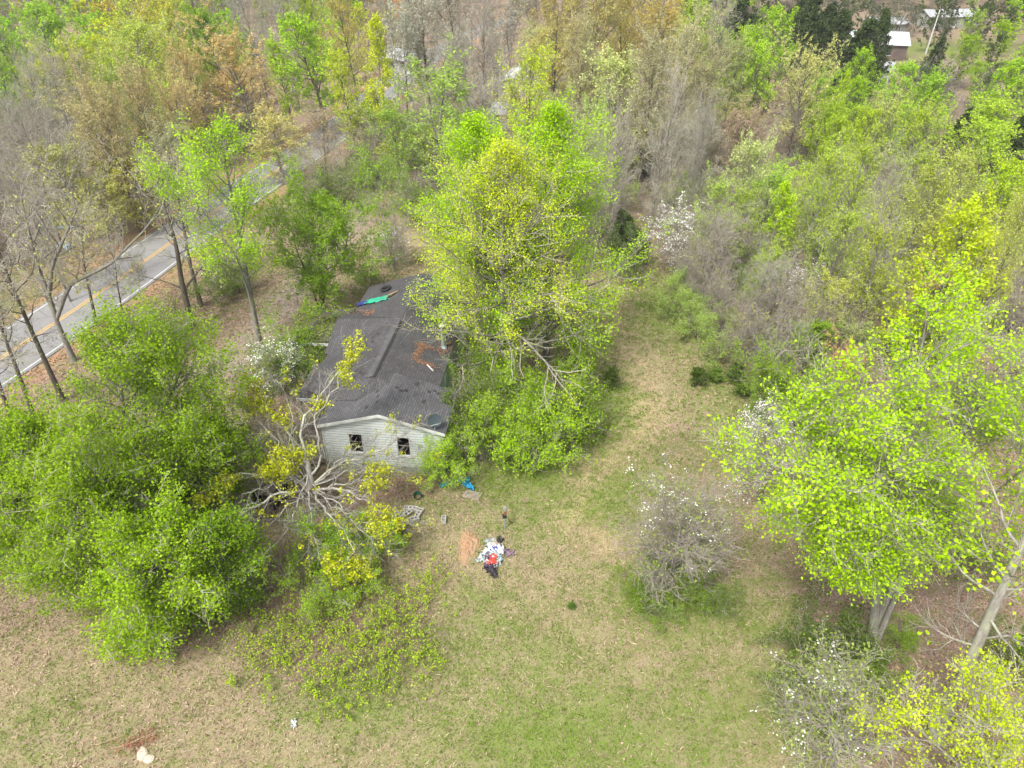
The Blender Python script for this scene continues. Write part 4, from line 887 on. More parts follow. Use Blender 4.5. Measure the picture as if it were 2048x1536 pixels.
# split, broken tree in front of the house
def split_tree():
    g = G(620, 1030); y0 = g[1]; rg = np.random.default_rng(77)
    H_ = (622, 968, 2.3)
    L = [(.15, [H_, (612, 905, 4), (600, 850, 5.6), (640, 790, 6.8), (690, 735, 8), (722, 690, 9)]), (.10, [H_, (585, 885, 3.8), (555, 845, 4.6), (520, 800, 5.4), (492, 765, 6)]),
         (.11, [H_, (640, 900, 4.2), (630, 840, 5.8), (668, 770, 7.2), (705, 715, 8.4)]), (.12, [H_, (660, 935, 3), (720, 915, 3.4), (790, 885, 3.8), (838, 845, 4)]), (.08, [H_, (690, 948, 2.6), (770, 925, 2.8), (850, 905, 2.6), (905, 885, 2.4)]),
         (.12, [H_, (655, 975, 2.4), (700, 985, 2.5), (750, 1010, 2.3), (800, 1040, 1.8), (840, 1052, 1.4)]), (.09, [H_, (690, 970, 2.5), (740, 955, 2.6), (800, 950, 2.3)]),
         (.13, [H_, (565, 985, 2.7), (525, 998, 3), (470, 1035, 3.4), (425, 1065, 3.6), (375, 1110, 3.6)]), (.09, [H_, (560, 950, 3), (500, 945, 3.6), (445, 960, 4), (400, 985, 4)]), (.08, [H_, (550, 925, 3.4), (500, 880, 4.2), (450, 868, 4.6)]),
         (.09, [H_, (600, 1005, 2.5), (585, 1030, 2.7), (560, 1080, 2.9), (520, 1120, 2.8)]), (.10, [H_, (640, 1010, 2.5), (675, 1050, 2.7), (700, 1100, 2.6), (685, 1140, 2.2)]), (.08, [H_, (620, 1020, 2.4), (625, 1070, 2.5), (640, 1120, 2.3)]),
         (.07, [H_, (660, 1000, 2.4), (700, 1030, 2.4), (760, 1060, 2.2), (780, 1110, 1.8)]), (.08, [H_, (580, 935, 3.2), (545, 870, 4.4), (480, 810, 5.2), (430, 790, 5.4)]), (.07, [H_, (600, 990, 2.6), (540, 1050, 3), (470, 1110, 3.2), (440, 1125, 3.2)]),
         (.05, [H_, (575, 900, 3.6), (590, 840, 5), (560, 770, 6), (520, 735, 6.4)]), (.05, [H_, (660, 1000, 2.4), (720, 1060, 2.3), (750, 1090, 2.2), (740, 1140, 2)]),
         (.06, [H_, (575, 960, 2.8), (530, 970, 3), (480, 1000, 3), (450, 1040, 2.8)]), (.06, [H_, (600, 940, 3), (560, 880, 4), (530, 820, 4.6)]), (.06, [H_, (650, 950, 2.8), (700, 900, 3.6), (760, 870, 4), (790, 850, 4)])]
    trunk_pts = np.array([[0, 0, -.3], W(618, 1000, y0) - g, G(*H_) - g, G(614, 920, 3.6) - g])
    Vs, Fs, n = [], [], 0
    def rs(P, K=14):
        dl = np.r_[0, np.cumsum(np.linalg.norm(np.diff(P, axis=0), axis=1))]; q = np.linspace(0, dl[-1], K); Q = np.stack([np.interp(q, dl, P[:, i]) for i in range(3)], 1)
        return Q
    tp = rs(trunk_pts); V, F = tubes(tp[None], np.linspace(.28, .13, 14)[None], 12); Vs.append(V); Fs.append(F); n += len(V)
    tp0 = rs(trunk_pts)
    lim, rad = [], []
    for r_, pts in L:
        P = rs(np.array([G(a, b, c) - g for a, b, c in pts])); P[1:-1] += rg.normal(0, .10, (12, 3)); f_ = rg.random(); k0 = int(5+7.9*f_); P[0] = tp0[k0]; P[1] = .5*P[1]+.25*(tp0[k0]+P[2]); lim.append(P); rad.append(r_*np.linspace(1, .16, 14)*.68)
    lim = np.array(lim); rad = np.array(rad); V, F = tubes(lim, rad, 7); Vs.append(V); Fs.append(F+n); n += len(V)
    e = empty('split_tree', g); tag(e, 'broken, splayed tree with pale bare limbs and yellow leaf tufts before the house', 'tree')
    link('trunk', mk_mesh('trunk', np.concatenate(Vs), np.concatenate(Fs), [BARK_P], smoothf=True), e)
    LL = np.linalg.norm(np.diff(lim, axis=1), axis=2).sum(1)
    ii, t, pos, tan, k, w = spawn(lim, np.round(LL*2.8).astype(int)+3, .12, 1, rg)
    L2 = rg.uniform(.6, 2.1, len(ii))*(1.15-.5*t); P2 = polyl(pos, side_dir(tan, np.radians(rg.normal(38, 12, len(ii))), rg), L2, 6, .05, .4, rg)
    r2 = np.minimum(rad[ii, k]*.6, .03)[:, None]*np.linspace(1, .35, 6)[None]; V2, F2 = tubes(P2, r2, 4)
    i3, t3, p3, tn3, _, _ = spawn(P2, np.full(len(P2), 7), .15, 1, rg); i4, t4, p4, tn4, _, _ = spawn(lim, np.full(len(lim), 8), .5, 1, rg)
    p3 = np.concatenate([p3, p4]); tn3 = np.concatenate([tn3, tn4])
    P3 = polyl(p3, side_dir(tn3, np.radians(rg.normal(40, 14, len(p3))), rg), rg.uniform(.25, .9, len(p3)), 5, .1, .5, rg); V3, F3 = tubes(P3, np.full((len(P3), 5), .008)*np.linspace(1.2, .5, 5)[None], 3)
    tuft = [(572, 920, 34), (540, 935, 30), (617, 903, 22), (589, 971, 20), (418, 985, 34), (452, 960, 26), (760, 954, 30), (757, 1039, 30), (800, 1036, 26), (446, 1108, 30), (675, 1135, 34), (650, 1165, 24), (722, 1148, 30), (880, 930, 28), (364, 1084, 28),
            (492, 775, 32), (520, 805, 26), (705, 700, 26), (712, 685, 22), (720, 790, 26), (695, 740, 22), (440, 870, 22), (560, 830, 18), (835, 975, 22), (640, 800, 14), (735, 790, 20), (430, 790, 20), (790, 1020, 20)]
    end = P3[:, -1] + g; sx, sy, _ = proj(end[:, 0], end[:, 1], end[:, 2]); on = np.zeros(len(P3), bool)
    for a, b, r_ in tuft: on |= np.hypot(sx-a, sy-b) < r_*rg.uniform(.75, 1.15, len(sx))
    on |= rg.random(len(P3)) < .05
    Q = P3[on]; i5, _, lp, _, _, _ = spawn(Q, np.full(len(Q), 16), .3, 1.1, rg); lp = lp + rg.normal(0, .09, lp.shape); V5, F5 = leaves(lp, .12, rg, .5)
    n2, n3 = len(V2), len(V2)+len(V3)
    o = link('crown', mk_mesh('crown', np.concatenate([V2, V3, V5]), np.concatenate([F2, F3+n2, F5+n3]), [BARK_P, LEAF], mi=np.r_[np.zeros(len(F2)+len(F3)), np.ones(len(F5))],
             tint=np.r_[np.zeros(n3), np.repeat(rg.random(len(lp)), 4)]), e); o.color = (.50, .54, .015, 1)
split_tree()
# dogwoods
def dogwood(foot, top, R, label, seed, flower=160, col=(150, 165, 90), leaf=.12, fs=.13, n1=26, zone=0, **kw):
    p = dict(seed=seed, R=R, base=.22, shape='round', n1=n1, n2=8, n3=8, nl=4, ls=.11, leaf_frac=leaf, ang=(70, 55), up1=.35, bark=BARK_G, twig=TWIG, flower=flower, flower_s=fs*.6, L3=.7, wob=.5)
    p.update(kw)
    return hero("dogwood", label, foot, [(.10, [((foot[0]*.7+top[0]*.3), (foot[1]*.7+top[1]*.3)), top])], col, group='dogwoods in bloom', **p)
dogwood((1340, 1180), (1372, 985), 2.9, 'low spreading grey dogwood with white flowers only on its top, mid right of the grass', 41, flower=110, n1=80, fs=.11, leaf=.15, base=.05, twig_r=.008, twig=TWIG_R, fz=.62, n3=10)
dogwood((1518, 1005), (1538, 815), 1.9, 'white flowering dogwood touching the left side of the big forked tree', 42, flower=240, fs=.1, col=(170, 190, 120))
dogwood((1668, 1545), (1690, 1340), 2.2, 'grey twiggy dogwood with few white flowers at the bottom right', 43, flower=45, n1=50, fs=.11, leaf=.35, base=.05, twig_r=.007)
dogwood((1352, 560), (1350, 428), 2.7, 'densest white dogwood at the far right corner of the clearing', 44, flower=420, fs=.15, n1=34)
dogwood((560, 790), (550, 700), 2.3, 'white flowering dogwood left of the house beside the porch', 45, flower=260, fs=.12, leaf=.5, col=(130, 170, 80))
dogwood((790, 530), (772, 468), 1.8, 'small white dogwood behind the house roof beside the green tree', 46, flower=160, fs=.14)
dogwood((1648, 545), (1640, 478), 1.9, 'sparsely white dogwood deep in the right thicket', 47, flower=150, fs=.18, leaf=.6, col=(140, 190, 70))
dogwood((1620, 610), (1612, 540), 1.7, 'small white dogwood low in the right thicket under the yellowish brush', 48, flower=150, fs=.18)
# roadside trunks at the left, mostly bare
def bare(foot, path, R, label, seed, r0=.2, col=(190, 180, 90), bark=None, **kw):
    p = dict(seed=seed, R=R, base=.3, shape='vase', n1=26, n2=7, n3=7, nl=3, ls=.14, leaf_frac=.12, ang=(60, 32), up1=.3, bark=bark or BARK, twig=TWIG, wob=.55, L3=.9); p.update(kw)
    return hero("bare_tree", label, foot, [(r0, path)], col, group='bare trees along the road', **p)
bare((127, 803), [(60, 655), (10, 540), (-40, 400)], 3.2, 'dark slanting bare trunk crossing the near road edge, second from the left', 51)
bare((68, 838), [(32, 735), (-20, 600), (-70, 480)], 3.0, 'thin dark bare trunk leaving the frame at left, over the road', 52, r0=.16)
bare((40, 900), [(8, 800), (-30, 690), (-80, 540)], 2.6, 'short visible dark trunk at the left edge just above the green trees', 53, r0=.16)
hero('bare_tree', 'big forked bare tree with pale curving limbs over the road at left', (148, 722), [(.22, [(112, 640), (98, 590), (70, 520), (40, 400), (25, 330)]), (.17, [(112, 640), (135, 560, .3), (215, 520, .6), (290, 440, 1), (330, 370, 1.2)]), (.15, [(98, 590), (100, 520, -.3), (135, 430, -.3), (165, 350, 0)]), (.12, [(112, 640), (80, 560, .6), (60, 480, 1), (90, 380, 1)])], (190, 180, 80),
     seed=54, R=3.6, base=.3, shape='vase', n1=60, n2=8, n3=7, nl=3, ls=.15, leaf_frac=.14, ang=(60, 35), bark=BARK_G, wob=.6, group='bare trees along the road')
hero('bare_tree', 'stout dark roadside tree with upswept dark limbs near the driveway', (386, 655), [(.26, [(372, 600), (362, 560), (350, 480), (325, 400), (300, 310)]), (.13, [(366, 575), (400, 530, .3), (440, 490, .4), (460, 450, .5)]), (.12, [(364, 572), (320, 555, -.3), (270, 545, -.5)])], (190, 175, 90),
     seed=55, R=3.6, base=.35, shape='vase', n1=40, n2=7, n3=7, nl=3, ls=.15, leaf_frac=.15, ang=(62, 35), bark=BARK, wob=.55, group='bare trees along the road')
bare((402, 612), [(378, 520), (362, 430), (340, 320)], 2.6, 'dark straight trunk right behind the stout roadside tree', 56)
bare((250, 655), [(240, 600), (232, 560), (225, 480)], 1.8, 'thin forked bare sapling on the near road verge', 57, r0=.09, n1=16)
bare((192, 650), [(178, 580), (165, 520), (160, 430)], 2.2, 'bare roadside tree with yellowish buds beside the centre of the left road stretch', 58, r0=.14, leaf_frac=.35, col=(205, 185, 70))
bare((415, 560), [(402, 490), (396, 420), (385, 330)], 2.2, 'dark trunk beside the road, hidden partly by the slender light green tree', 59, r0=.15)
bare((655, 385), [(650, 320), (645, 230)], 2.4, 'brownish budding tree in the verge where the road curves', 60, r0=.14, leaf_frac=.6, nl=5, col=(185, 145, 105))

# ------------------------------------------------------------------ kinds of trees used in the woods
def kind(**kw): return gen_tree(**kw)
PROTO = {
 'leafy': ([kind(seed=101+i, H=15, R=4.4, base=.12, shape='ovoid', n1=38, n2=7, n3=6, nl=11, ls=.24, leaf_frac=.9, ang=(80, 36), bark=BARK, L3=.95, twig_r=.014) for i in range(3)], 15, 4.4),
 'poplar': ([kind(seed=111+i, H=16, R=3.4, base=.15, shape='cone', n1=42, n2=6, n3=6, nl=11, ls=.22, leaf_frac=.9, ang=(70, 28), bark=BARK_G, L3=.8, twig_r=.014) for i in range(2)], 16, 3.4),
 'round': ([kind(seed=121+i, H=15, R=5.2, base=.3, shape='round', n1=44, n2=8, n3=6, nl=11, ls=.19, leaf_frac=.85, ang=(76, 34), bark=BARK, L3=.9, leaf_jit=.1, twig_r=.014, up1=.8) for i in range(2)], 15, 5.2),
 'sparse': ([kind(seed=131+i, H=14, R=4.2, base=.15, shape='ovoid', n1=38, n2=7, n3=9, nl=7, ls=.21, leaf_frac=.7, ang=(70, 36), bark=BARK_G, twig=TWIG, L3=1.0, twig_r=.014) for i in range(3)], 14, 4.2),
 'budding': ([kind(seed=141+i, H=16, R=5.2, base=.3, shape='vase', n1=44, n2=8, n3=7, nl=11, ls=.2, leaf_frac=.9, ang=(66, 34), bark=BARK, twig=TWIG, L3=1.1, twig_r=.016, limb_sides=4) for i in range(3)], 16, 5.2),
 'bare': ([kind(seed=151+i, H=15, R=4.8, base=.22, shape='vase', n1=46, n2=8, n3=8, nl=3, ls=.14, leaf_frac=.15, ang=(66, 34), bark=BARK_G, twig=[TWIG, TWIG_R, TWIG][i], L3=1.1, wob=.5, twig_r=.018) for i in range(3)], 15, 4.8),
 'shrub': ([kind(seed=161+i, H=3, R=1.9, base=0, shape='bush', n1=30, n2=6, n3=6, nl=10, ls=.125, leaf_frac=.72, ang=(62, 25), bark=BARK, r0=.05, nstem=5, L3=.75, twig_r=.008, wob=.6, spread=.6) for i in range(3)], 3, 1.9),
 'thicket': ([kind(seed=171+i, H=4.5, R=2.5, base=0, shape='bush', n1=42, n2=8, n3=8, nl=2, ls=.15, leaf_frac=.1, ang=(60, 30), bark=BARK_G, twig=TWIG_R, r0=.06, nstem=4, L3=.7, twig_r=.011) for i in range(3)], 4.5, 2.5),
 'cedar': ([kind(seed=181+i, H=9, R=2.6, base=.02, shape='cone', n1=90, n2=7, n3=5, nl=12, ls=.2, leaf_frac=1, ang=(85, 45), up1=.5, bark=BARK, L3=.4, leaf_jit=.09, twig_r=.01) for i in range(2)], 9, 2.6),
 'seedling': ([kind(seed=191+i, H=1.1, R=.34, base=.02, shape='cone', n1=40, n2=4, n3=3, nl=7, ls=.07, leaf_frac=1, ang=(60, 30), bark=BARK, r0=.02, L3=.12, leaf_jit=.03, twig_r=.004) for i in range(2)], 1.1, .34),
}
USE = []
rnd = random.Random(7)
def wood(tx, ty, w, kd, col, H, cat='tree', loc=None):
    """a tree of a kind whose crown top is seen at (tx, ty), crown w photo pixels wide, H metres tall"""
    q = G(tx, ty, H) if loc is None else np.array([*loc, float(terr(*loc)) + H])
    base = np.array([q[0], q[1], q[2]-H]); _, _, dep = proj(q[0], q[1], base[2]+H*.6)
    ms, h0, r0_ = PROTO[kd]; m = rnd.choice(ms); s = (w*dep/FPX)/(2*r0_) if w else H/h0*rnd.uniform(1.05, 1.45)
    USE.append(dict(kd=kd, ms=m, base=base, s=s, sz=H/h0, col=col, H=H, cat=cat)); TREES.append((base[0], base[1], s*r0_))
SPEC = [(70, 18, 150, 'leafy', (122, 200, 66), 15), (5, 62, 90, 'leafy', (128, 196, 70), 13), (158, 92, 100, 'leafy', (204, 198, 48), 12), (255, 62, 150, 'sparse', (186, 200, 80), 14), (312, 12, 150, 'round', (214, 190, 66), 16), (420, 30, 110, 'leafy', (128, 192, 52), 15), (366, 5, 70, 'leafy', (140, 200, 50), 15),
 (468, 104, 190, 'round', (222, 176, 104), 13), (385, 125, 100, 'round', (214, 170, 100), 12), (500, 8, 100, 'bare', (190, 170, 130), 16), (562, -10, 110, 'bare', (190, 175, 130), 17), (620, 48, 140, 'leafy', (152, 208, 50), 15), (560, 92, 70, 'leafy', (176, 208, 58), 12), (608, -15, 90, 'leafy', (168, 196, 46), 17), (690, -10, 90, 'round', (216, 180, 84), 17),
 (746, 34, 90, 'poplar', (208, 214, 52), 17), (690, 115, 80, 'leafy', (200, 210, 58), 12), (545, 245, 150, 'sparse', (220, 190, 100), 7), (725, 215, 100, 'sparse', (176, 186, 40), 6), (30, 130, 110, 'bare', (170, 150, 130), 14), (95, 165, 120, 'bare', (170, 150, 130), 13), (150, 150, 110, 'budding', (200, 170, 120), 12), (20, 215, 120, 'bare', (170, 150, 130), 13), (80, 250, 110, 'bare', (165, 150, 130), 11),
 (205, 225, 130, 'budding', (200, 166, 106), 12), (275, 190, 110, 'budding', (206, 170, 110), 12), (335, 200, 100, 'budding', (214, 174, 110), 11), (255, 320, 150, 'sparse', (206, 184, 72), 7), (110, 300, 130, 'sparse', (190, 176, 96), 9), (180, 370, 120, 'sparse', (200, 180, 84), 6), (330, 290, 110, 'budding', (176, 160, 110), 9), (30, 320, 130, 'bare', (180, 170, 110), 12),
 (60, 400, 110, 'bare', (180, 170, 110), 8), (240, 150, 100, 'sparse', (160, 180, 76), 12), (330, 90, 110, 'sparse', (190, 200, 80), 13), (850, 5, 140, 'budding', (206, 180, 150), 17), (910, -15, 140, 'budding', (206, 178, 146), 17), (800, 60, 110, 'budding', (200, 180, 150), 14), (960, 10, 120, 'bare', (200, 176, 140), 16), (780, 0, 100, 'bare', (190, 180, 130), 17), (870, 100, 120, 'bare', (190, 170, 140), 12), (930, 95, 120, 'bare', (190, 170, 130), 12),
 (850, 146, 200, 'sparse', (152, 194, 84), 13), (790, 230, 110, 'sparse', (140, 186, 70), 9), (1110, 10, 130, 'budding', (212, 178, 92), 17), (1190, 15, 150, 'budding', (206, 176, 100), 17), (1262, 25, 140, 'budding', (214, 178, 88), 16), (1330, 40, 150, 'budding', (218, 176, 84), 15), (1160, 85, 110, 'budding', (196, 170, 110), 14), (1385, 5, 120, 'leafy', (176, 204, 84), 16), (1440, 25, 110, 'bare', (210, 180, 140), 15),
 (1245, 134, 170, 'sparse', (206, 210, 140), 14), (1180, 215, 90, 'sparse', (176, 206, 110), 11), (1365, 100, 130, 'budding', (206, 180, 124), 15), (1300, 130, 120, 'budding', (196, 170, 120), 15), (1425, 160, 120, 'budding', (190, 164, 110), 13), (1330, 205, 120, 'bare', (180, 160, 130), 15), (1418, 240, 110, 'bare', (190, 180, 120), 12), (1470, 120, 100, 'budding', (180, 170, 100), 12),
 (1505, 72, 90, 'leafy', (168, 212, 58), 12), (1565, 28, 110, 'leafy', (118, 196, 38), 15), (1530, 95, 100, 'leafy', (158, 212, 46), 12), (1612, 130, 140, 'round', (218, 196, 108), 15), (1694, 142, 46, 'poplar', (178, 214, 22), 13), (1655, 215, 90, 'leafy', (150, 190, 46), 12), (1722, 104, 75, 'leafy', (124, 200, 34), 10), (1795, 132, 90, 'leafy', (150, 212, 60), 11),
 (1862, 160, 110, 'leafy', (140, 200, 56), 13), (1962, 208, 150, 'leafy', (178, 210, 68), 13), (2035, 132, 120, 'leafy', (136, 204, 36), 13), (1990, 262, 130, 'leafy', (172, 210, 62), 12), (1765, 210, 110, 'sparse', (184, 194, 96), 12), (1835, 232, 110, 'sparse', (178, 200, 60), 12), (1750, 225, 90, 'leafy', (176, 204, 34), 12), (1700, 245, 90, 'leafy', (168, 200, 42), 12),
 (1580, 366, 100, 'poplar', (172, 214, 24), 10), (1510, 296, 110, 'sparse', (200, 208, 140), 12), (1640, 320, 110, 'sparse', (166, 192, 60), 12), (1710, 300, 110, 'sparse', (174, 196, 60), 12), (1762, 365, 130, 'bare', (190, 200, 120), 12), (1928, 420, 190, 'leafy', (196, 210, 44), 13), (1850, 340, 130, 'sparse', (180, 190, 84), 12), (1940, 330, 120, 'sparse', (186, 196, 90), 12), (2020, 345, 130, 'leafy', (176, 206, 44), 12),
 (1790, 470, 120, 'sparse', (182, 194, 70), 10), (1690, 440, 110, 'sparse', (170, 190, 80), 10), (2030, 450, 110, 'budding', (200, 190, 80), 12), (1550, 500, 90, 'sparse', (168, 200, 54), 7), (1450, 440, 130, 'bare', (180, 160, 140), 8), (1520, 520, 120, 'bare', (180, 160, 140), 7), (1425, 380, 90, 'sparse', (170, 200, 90), 9), (1500, 395, 100, 'sparse', (160, 190, 70), 9), (1660, 560, 120, 'sparse', (200, 190, 70), 6), (1740, 560, 110, 'sparse', (184, 190, 60), 6),
 (1640, 640, 110, 'leafy', (100, 164, 44), 4.5), (1560, 560, 120, 'bare', (180, 165, 130), 6), (1600, 670, 90, 'bare', (180, 165, 130), 4.5), (1850, 560, 130, 'round', (228, 176, 120), 6), (1672, 708, 100, 'round', (226, 164, 104), 4.5), (1400, 250, 80, 'bare', (190, 180, 140), 12), (1235, 250, 90, 'bare', (180, 160, 120), 13), (1210, 300, 80, 'bare', (170, 150, 120), 10)]
for a, b, w_, k, c, h in SPEC: wood(a, b, w_, k, c, h)
# dark cedars
for a, b, w_, h in ((1598, -8, 44, 13), (1628, -4, 60, 14), (1660, 12, 56, 12), (1690, 20, 50, 12), (1612, 30, 44, 11), (1718, 42, 74, 13), (1737, 60, 60, 11), (1775, 20, 40, 13), (1478, -10, 60, 15), (1880, 75, 30, 8), (1726, 80, 36, 6), (1930, 215, 40, 9), (2040, 225, 50, 10), (1290, 285, 46, 4.5), (1265, 425, 60, 5), (735, 180, 44, 7)): wood(a, b, w_*1.7, 'cedar', (70, 98, 56) if a > 1000 else (110, 120, 50), h)
# shrubs
SHR = [(1050, 800, 130, (110, 186, 36), 3.2), (1110, 830, 120, (116, 190, 36), 3), (990, 830, 110, (104, 176, 36), 3), (1060, 870, 120, (120, 196, 40), 2.4), (1130, 780, 90, (100, 170, 40), 2.6), (950, 790, 90, (84, 132, 42), 3.2), (930, 850, 70, (84, 130, 44), 2.6), (905, 905, 80, (124, 196, 34), 2.2), (875, 920, 60, (132, 200, 34), 1.8), (1165, 815, 80, (90, 150, 44), 2.2), (1010, 745, 90, (96, 164, 36), 3), (1150, 700, 90, (100, 160, 44), 2.6), (960, 720, 80, (100, 168, 40), 3),
 (600, 660, 120, (90, 160, 38), 3), (560, 720, 90, (96, 150, 50), 2.4), (640, 720, 80, (100, 160, 60), 2.2), (430, 560, 70, (96, 140, 50), 2), (330, 640, 60, (90, 134, 50), 1.8), (470, 540, 60, (100, 150, 46), 2), (650, 1080, 130, (96, 176, 34), 2.4), (720, 1075, 110, (104, 188, 38), 2), (640, 1170, 130, (96, 170, 36), 1.8), (710, 1140, 100, (100, 176, 36), 1.6), (790, 1075, 50, (110, 180, 40), 1.0),
 (1350, 1160, 100, (90, 150, 40), 1.3), (1290, 1165, 80, (86, 146, 40), 1.2), (1438, 1190, 60, (80, 134, 44), 1.2), (1310, 1205, 70, (90, 150, 50), 1.0), (1400, 1175, 70, (96, 150, 50), 1.0), (1650, 1260, 130, (74, 112, 44), 2.2), (1700, 1290, 90, (80, 120, 44), 1.7), (1620, 1370, 110, (86, 140, 44), 1.5), (1760, 1340, 90, (96, 150, 44), 1.2), (1800, 1260, 70, (96, 160, 44), 1.2), (1950, 1090, 100, (80, 124, 48), 1.8), (2030, 1290, 80, (76, 116, 44), 1.8),
 (1350, 590, 90, (116, 170, 60), 2.6), (1400, 630, 100, (122, 176, 60), 2.6), (1440, 680, 80, (110, 160, 60), 2.4), (1370, 560, 70, (120, 180, 60), 2.4), (1560, 730, 110, (96, 160, 44), 3), (1590, 780, 100, (90, 156, 44), 2.6), (1540, 790, 70, (110, 170, 60), 2), (1640, 780, 80, (90, 150, 40), 3), (1500, 560, 60, (120, 170, 70), 2.4), (680, 360, 90, (96, 130, 56), 2.6), (740, 330, 80, (90, 130, 60), 2.6), (640, 370, 60, (110, 140, 70), 2.2), (780, 360, 90, (110, 160, 60), 3.2), (830, 390, 80, (100, 160, 50), 3.2), (1240, 480, 70, (84, 116, 60), 3), (1270, 520, 50, (86, 120, 60), 2.4),
 (750, 545, 60, (96, 140, 50), 2), (1500, 340, 80, (130, 190, 60), 3), (1350, 400, 70, (120, 180, 60), 3)]
for a, b, w_, c, h in SHR:
    k_ = .8 if (b > 1060 and a < 800) or (1300 < a < 1460 and b < 700) else 1.0
    if 1300 < a < 1460 and b < 700: c = (150, 184, 90)
    wood(a, b, w_*1.05*k_, 'shrub', c, h*k_, 'shrub')
for a, b, w_, h in ((1480, 480, 130, 5), (1540, 600, 130, 4.5), (1500, 640, 120, 4), (1590, 620, 110, 4), (1420, 520, 110, 4.5), (1460, 580, 110, 4), (1560, 690, 110, 3.4), (1650, 650, 100, 4), (1380, 510, 80, 3.5), (930, 800, 80, 3), (960, 870, 60, 2), (500, 860, 90, 2.5), (470, 760, 80, 2), (780, 440, 90, 5), (640, 790, 100, 2.6), (1320, 385, 120, 4), (680, 300, 100, 4), (600, 350, 90, 4), (1700, 620, 100, 4), (650, 330, 90, 4)): wood(a, b, w_, 'thicket', (170, 170, 90), h, 'bush')
for a, b, h, c in ((1223, 742, 1.5, (60, 112, 36)), (1397, 742, 1.25, (56, 104, 34)), (1433, 740, 1.0, (92, 136, 54)), (1476, 734, 1.4, (84, 124, 54)), (1487, 768, 1.0, (76, 124, 48)), (1143, 1208, .3, (60, 120, 40))): wood(a, b, 30 if h > .5 else 14, 'seedling', c, h, 'seedling')

# ------------------------------------------------------------------ fill the woods between the particular trees
KEEP = [(430, 620, 560, 800)]
roadf = road
fillr = np.random.default_rng(99); SPL = list(USE)
CEN = np.array([[*proj(u['base'][0], u['base'][1], u['base'][2]+u['H']*.7)[:2]] for u in SPL]); TRK = [u for u in SPL]
nfill = 0; cand = []; UND = []; RP = np.array([proj(p[0], p[1], float(terr(*p)))[:2] for p in road[::4]])
yy = 34.0
while yy < 215:
    step = 5.4 + yy*.014; half = yy*.80 + 8; xx = -half
    while xx < half:
        cand.append((xx + fillr.uniform(-2.4, 2.4), yy + fillr.uniform(-2.4, 2.4))); xx += step
    yy += step
cand.sort(key=lambda c: c[1])
LATER = []
for x, y in cand:
    z = float(terr(x, y)); bx, by, _ = proj(x, y, z); H = fillr.uniform(5, 9.5); tx, ty, dep = proj(x, y, z+H)
    if bx < -260 or bx > 2310 or ty > 640 and bx < 1250: continue
    if by < -60 and ty < -260: continue
    if inpoly(np.array([x]), np.array([y]), CLEAR)[0]: continue
    rd = float(seg_dist(np.array([x]), np.array([y]), roadf)[0])
    if rd < 5.5: continue
    if any((x-a)**2 + (y-b)**2 < (min(r_, 4.8)*.75+1.5)**2 for a, b, r_ in TREES): continue
    # near side of the road must stay open; so must the view onto the clearing and the valley opening
    if x < -8 and y < 60 and rd < 9: continue
    side = ty; 
    if 1240 < bx < 1560 and by > 560 and H > 4: H = fillr.uniform(2.5, 4.5); tx, ty, dep = proj(x, y, z+H)
    if 1660 < tx < 1900 and 40 < ty < 130 and y > 95: continue
    if bx > 1540 and by > 640: H = fillr.uniform(3.5, 6); tx, ty, dep = proj(x, y, z+H)
    # do not stand in front of the visible road
    rp = np.array([proj(p[0], p[1], float(terr(*p)))[:2] for p in road[::6]]); 
    if any(abs(p[0]-bx) < 62 and ty < p[1] < by and 150 < p[1] < 760 for p in rp): continue
    if 690 < bx < 1290 and y < 62: continue
    d2 = np.hypot(CEN[:, 0]-tx, (CEN[:, 1]-ty-20)); j = np.argsort(d2)[:4]; u = SPL[int(fillr.choice(j, p=[.5, .25, .15, .1]))]
    kd = u['kd']; col = u['col']
    if kd in ('shrub', 'thicket', 'seedling', 'cedar', 'round', 'poplar'): kd = fillr.choice(['sparse', 'sparse', 'budding'])
    elif kd == 'leafy': kd = fillr.choice(['leafy', 'leafy', 'sparse', 'budding'])
    if H < 6: kd = fillr.choice(['thicket', 'sparse', 'shrub']); 
    if kd == 'shrub': H *= .7
    col = tuple(float(np.clip(c + fillr.normal(0, 9), 20, 235)) for c in col)
    if len(USE) < 400 and y < 150: wood(0, 0, 0, kd, col, H, cat={'shrub': 'shrub', 'thicket': 'bush'}.get(kd, 'tree'), loc=(x, y)); USE[-1]['s'] *= 1.1; nfill += 1
    else: LATER.append((x, y, H, kd, col))
# low twiggy understorey between the trunks
for _ in range(1600):
    y = math.sqrt(fillr.uniform(40**2, 118**2)); x = fillr.uniform(-1, 1)*(y*.74+6); z = float(terr(x, y)); bx, by, _ = proj(x, y, z)
    if inpoly(np.array([x]), np.array([y]), CLEAR)[0] or float(seg_dist(np.array([x]), np.array([y]), road)[0]) < 6.5: continue
    if 690 < bx < 1290 and y < 62: continue
    if bx < 620 and float(seg_dist(np.array([x]), np.array([y]), road)[0]) < 12 and fillr.random() < .6: continue
    if any((x-a)**2+(y-b)**2 < 3.0**2 for a, b in UND): continue
    UND.append((x, y)); c_ = [(170, 150, 130), (176, 160, 110), (150, 180, 80), (180, 150, 110)][int(fillr.integers(4))]
    if any(abs(p[0]-bx) < 60 and by-70 < p[1] < by+5 and 130 < p[1] < 760 for p in RP): continue
    kd = 'thicket' if fillr.random() < .7 else 'shrub'; wood(0, 0, 0, kd, c_, fillr.uniform(2, 4.2)*(1 if kd == 'thicket' else .75), cat='bush' if kd == 'thicket' else 'shrub', loc=(x, y))
    if len(UND) > 280: break
import collections; print(collections.Counter(u['kd'] for u in USE)); print('individual', len(USE), 'fill', nfill, 'far', len(LATER))

